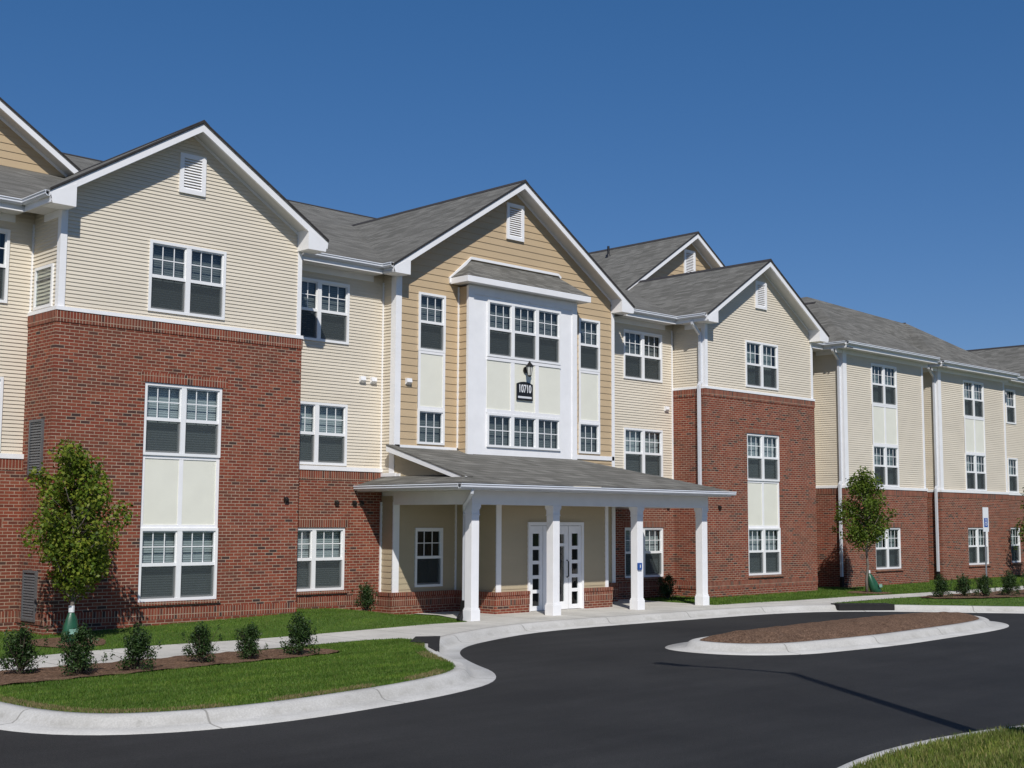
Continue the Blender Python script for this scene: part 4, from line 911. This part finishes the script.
# kerb inlets
D1 = empty('storm_drain', (16.9, 19.6, .1), 'dark open kerb inlet at the corner of the near lawn and the entrance paving', 'drain')
m = MB(); q = [(17.11, 20.34), (17.55, 20.09), (16.75, 19.2), (16.1, 18.45), (15.55, 17.9), (15.95, 18.6), (16.42, 19.15), (16.3, 19.55)]
m.prism([(x, y, .02) for x, y in q], (0, 0, .150)); m.build('drain_throat', M['drain_dark'], D1, (16.9, 19.6, .1))  # solid near-black wedge, the shade inside the opening is put into its colour
D2 = empty('storm_drain', (33.0, 19.7, .02), 'long low black kerb inlet where the walkway leaves the right kerb', 'drain')
dd = Vector((33.78-32.34, 19.06-20.12, 0)); dd.normalize(); nn = Vector((-dd.y, dd.x, 0))
m = MB(); p0 = Vector((32.52, 20.14, .02))
m.prism([p0, p0+dd*1.65, p0+dd*1.65+nn*.62, p0+nn*.62], (0, 0, .165)); m.build('drain_throat', M['drain_dark'], D2, (33.0, 19.7, .02))  # solid near-black block in place of the inlet opening
# street lamp that stands beside the lot, its shadow crosses the asphalt
LP = Vector((12.58, 3.98, .2))
SLP = empty('street_lamp', LP, 'tall dark lamp post on the near verge whose shadow crosses the asphalt', 'street lamp')
MB().tube([(0, 0, 0), (0, 0, 9.9)], [.15, .085], 12).build('pole', M['bronze'], SLP, smooth=True)
MB().tube([(0, 0, -.05), (0, 0, .45)], .22, 16).build('base', M['concrete'], SLP)
MB().tube([(0, 0, 9.8), (-.15, .5, 10.0), (-.35, 1.2, 10.05), (-.5, 1.8, 10.0)], .05, 8).build('arm', M['bronze'], SLP)
m = MB(); m.prism([(-.62, 1.75, 9.93), (-.38, 1.72, 9.93), (-.42, 2.4, 9.93), (-.66, 2.4, 9.93)], (0, 0, .12)); m.build('lamp_head', M['bronze'], SLP)

# ---------------------------------------------------------------- plants
def leafcloud(centers, n, size, mat, name, parent, flat=.5, up=.3, aspect=.5):
    """leaf shaped quads scattered in ellipsoid clumps; centers: (x,y,z,rx,ry,rz)"""
    cs_ = np.array(centers); wgt = (cs_[:, 3]*cs_[:, 4]*cs_[:, 5])**.8; idx = np.random.choice(len(cs_), n, p=wgt/wgt.sum())
    d = np.random.normal(size=(n, 3)); d /= np.linalg.norm(d, axis=1)[:, None]; rad = np.random.rand(n)**(.42)*(1+.25*(np.random.rand(n) > .85))
    p = cs_[idx, :3]+d*rad[:, None]*cs_[idx, 3:6]
    nrm = d*.5+np.random.normal(size=(n, 3))*.6+np.array([0, 0, up]); nrm /= np.linalg.norm(nrm, axis=1)[:, None]
    t = np.cross(nrm, np.random.normal(size=(n, 3))); t /= np.linalg.norm(t, axis=1)[:, None]; b = np.cross(nrm, t)
    s = size*(.6+.8*np.random.rand(n))[:, None]
    V = np.stack([p-t*s*.5, p-b*s*aspect*.5+nrm*s*.06, p+t*s*.55, p+b*s*aspect*.5+nrm*s*.06], 1)
    me = bpy.data.meshes.new(name); me.vertices.add(4*n); me.vertices.foreach_set('co', V.ravel()); me.loops.add(4*n); me.loops.foreach_set('vertex_index', np.arange(4*n, dtype=np.int32))
    me.polygons.add(n); me.polygons.foreach_set('loop_start', np.arange(0, 4*n, 4, dtype=np.int32)); me.update(calc_edges=True); me.validate(); me.materials.append(mat)
    o = bpy.data.objects.new(name, me); C.objects.link(o); o.parent = parent; return o

def tree(loc, H, z0, W, n, label, lm, seed, lsize=.1, shape=None):
    random.seed(seed); np.random.seed(seed)
    T = empty('maple_tree', loc, label, 'tree', 'young maple trees planted along the building')
    tk = MB(); tp = [(0, 0, 0)]
    for k in range(1, 9): tp.append((random.uniform(-.03, .03)*k**.5, random.uniform(-.03, .03)*k**.5, H*.88*k/8))
    tk.tube(tp, [.055-.045*k/8 for k in range(9)], 8); cl = []
    nb = 26
    for k in range(nb):
        t = k/(nb-1); z = z0+(H-z0)*(.02+.88*t); ro = W*(shape(t) if shape else (math.sin(math.pi*(.18+.75*(t**.8)))**.8))
        an = k*2.4+random.uniform(-.4, .4); rr = ro*random.uniform(.5, .95)
        b = Vector((0, 0, max(.7, z-.45))); e_ = Vector((math.cos(an)*rr, math.sin(an)*rr, z+random.uniform(0, .25))); md = (b+e_)/2+Vector((0, 0, -.08))
        tk.tube([b, md, e_], [.022, .013, .005], 5); c = random.uniform(.20, .40)*(1.1-.3*t)
        cl.append((e_.x*.92, e_.y*.92, e_.z, c, c, c*.95))
        if random.random() < .6: cl.append((md.x+random.uniform(-.1, .1), md.y+random.uniform(-.1, .1), md.z+.15, c, c, c))
    for k in range(9):                                  # loose twigs that break the outline
        an = random.uniform(0, 6.28); t = random.random(); z = z0+(H-z0)*(.1+.9*t); rr = W*(.95 if t < .7 else .55)*random.uniform(.8, 1.12)
        e_ = Vector((math.cos(an)*rr, math.sin(an)*rr, z)); tk.tube([(e_.x*.4, e_.y*.4, z-.25), tuple(e_)], [.009, .003], 4); cl.append((e_.x, e_.y, e_.z, .12, .12, .18))
    for k in range(4): cl.append((random.uniform(-.15, .15), random.uniform(-.15, .15), H-.05-.22*k, .13, .13, .2))
    o = tk.build('trunk', M['bark'], T, smooth=True); leafcloud(cl, n, lsize, lm, 'crown', T, aspect=.75); return T
tree((11.28, 23.45, hgt(11.25, 23.45)), 3.58, 1.12, .97, 11000, 'young bright green maple in front of the left brick block, near its corner', M['leaf'], 11, .074, lambda t: [.55, .85, 1.0, 1.0, .98, .92, .85, .72, .55][min(8, int(t*9))])
tree((39.12, 23.15, hgt(39.2, 23.1)), 4.08, 1.72, 1.02, 9500, 'young dark green maple with a slim trunk near the white downspout of the right wing', M['leaf2'], 23, .072, lambda t: [.6, .9, 1.0, 1.0, .9, .8, .68, .5, .3][min(8, int(t*9))])
tree((54.2, 23.9, hgt(54, 23.9)), 3.9, .7, 1.0, 3600, 'maple cut by the right edge of the picture beside the far wing', M['leaf2'], 31, .10)
def bag(loc, label, lean, w_, h_, tagged):
    T = empty('watering_bag', loc, label, 'watering bag'); lx, ly = lean; m = MB()
    K = 14; rings = []
    for k, (t, rr) in enumerate(((0, .8), (.06, .98), (.25, 1.0), (.5, .9), (.75, .66), (.93, .36), (1, .22))):
        i = len(m.v); rings.append([i+q for q in range(K)])
        for q in range(K):
            an = 2*math.pi*q/K; g = rr*(1+.09*math.sin(5*an+t*4)); m.v.append((math.cos(an)*w_*g+lx*t, math.sin(an)*w_*.75*g+ly*t, t*h_))
    for a_, b_ in zip(rings[:-1], rings[1:]):
        for q in range(K): m.f.append((a_[q], a_[(q+1) % K], b_[(q+1) % K], b_[q]))
    m.f.append(tuple(rings[-1])); m.build('bag_body', M['bag'], T, smooth=True)
    m = MB().tube([(lx, ly, h_-.02), (lx*1.02, ly, h_+.10)], .055 if tagged else .03, 8); m.build('bag_collar', M['label'], T)
    MB().prism([(-.09, -w_*.80, h_*.30), (.10, -w_*.80, h_*.30), (.10, -w_*.74, h_*.46), (-.09, -w_*.74, h_*.46)], (0, -.004, 0)).build('printed_tag', M['bagmark'], T)
M['bagmark'] = simple('pale_green_print', (.22, .38, .30), .5, .3, 20)
bag((11.28, 23.42, hgt(11.25, 23.4)), 'green watering bag with a white collar round the left maple trunk', (0, 0), .165, .60, True)
bag((39.45, 23.0, hgt(39.4, 23)), 'sagging green watering bag leaning round the trunk of the right maple', (-.2, .12), .22, .66, False)

def shrub(seed):
    random.seed(seed); np.random.seed(seed)
    T = bpy.data.objects.new('holly_shrub', None); C.objects.link(T); T['category'] = 'shrub'; tk = MB(); cl = []
    for k in range(16):
        an = k*2.4; t = k/15; rr = random.uniform(.12, .34)*(1.15-t*.75); z = .12+.62*t+random.uniform(-.05, .08)
        e_ = (math.cos(an)*rr, math.sin(an)*rr, z); tk.tube([(0, 0, 0), (e_[0]*.6, e_[1]*.6, z*.5), e_], [.014, .009, .004], 5); c = random.uniform(.11, .17)
        cl.append((*e_, c, c, c*1.05))
    for k in range(11):
        an = random.uniform(0, 6.28); rr = random.uniform(.22, .46); z = random.uniform(.3, .92)*(1.1-rr*.5); e_ = (math.cos(an)*rr, math.sin(an)*rr, z)
        tk.tube([(0, 0, .1), e_], [.009, .003], 4); cl.append((*e_, .05, .05, .1))
    cl.append((0, 0, .35, .2, .2, .3)); cl.append((0, 0, .8, .08, .08, .14))
    tk.build('stems', M['twig'], T); leafcloud(cl, 3600, .046, M['holly'], 'foliage', T, aspect=.55); return T
protos = [shrub(3), shrub(5), shrub(9)]
place = [
 (8.55, 19.35, .98, 'holly shrub cut by the left edge of the picture in the bark mulch bed', 'L'),
 (9.2, 18.75, 1.0, 'broad loose holly shrub in front of the green watering bag in the mulch bed', 'L'),
 (10.12, 18.75, .93, 'holly shrub in the mulch bed just right of the left maple, third from left edge', 'L'),
 (11.4, 18.98, .86, 'holly shrub in the near mulch bed below the double window, fourth from left edge', 'L'),
 (12.33, 18.98, .80, 'compact conical holly shrub of the near mulch bed, second from its right end', 'L'),
 (13.32, 18.98, .95, 'loose spreading holly shrub at the right end of the near mulch bed', 'L'),
 (19.8, 25.42, .83, 'single small holly against the brick wall left of the entrance plinth', 'S'),
 (31.45, 25.45, .9, 'shaded holly below the window behind the third porch column', 'S'),
 (38.45, 20.15, .86, 'holly shrub at the left end of the right hand mulch bed', 'R'),
 (39.55, 19.95, .85, 'second holly shrub from the left of the right hand mulch bed', 'R'),
 (40.15, 19.55, .86, 'third holly shrub of the right hand bed, left of the sign post', 'R'),
 (41.15, 19.2, .98, 'tall holly shrub of the right hand bed, just right of the sign post', 'R'),
 (42.2, 18.95, .88, 'fifth holly shrub of the right hand bed, second from the right edge of the picture', 'R'),
 (43.1, 18.6, .9, 'holly shrub of the right hand bed cut by the right edge of the picture', 'R')]
gname = {'L': 'holly shrubs in the near mulch bed', 'R': 'holly shrubs in the right hand mulch bed', 'S': 'holly shrubs against the building'}
for i, (x, y, sc_, lb, g_) in enumerate(place):
    loc = (x, y, hgt(x, y)+.02); sc_ *= .84 if g_ == 'L' else .92
    if i < 3: T = protos[i]; T.location = loc; T['label'] = lb; T.scale = (sc_,)*3; T.rotation_euler = (0, 0, i*1.3)
    else: T = dup(protos[i % 3], loc, i*1.9, lb, sc_)
    T['group'] = gname[g_]
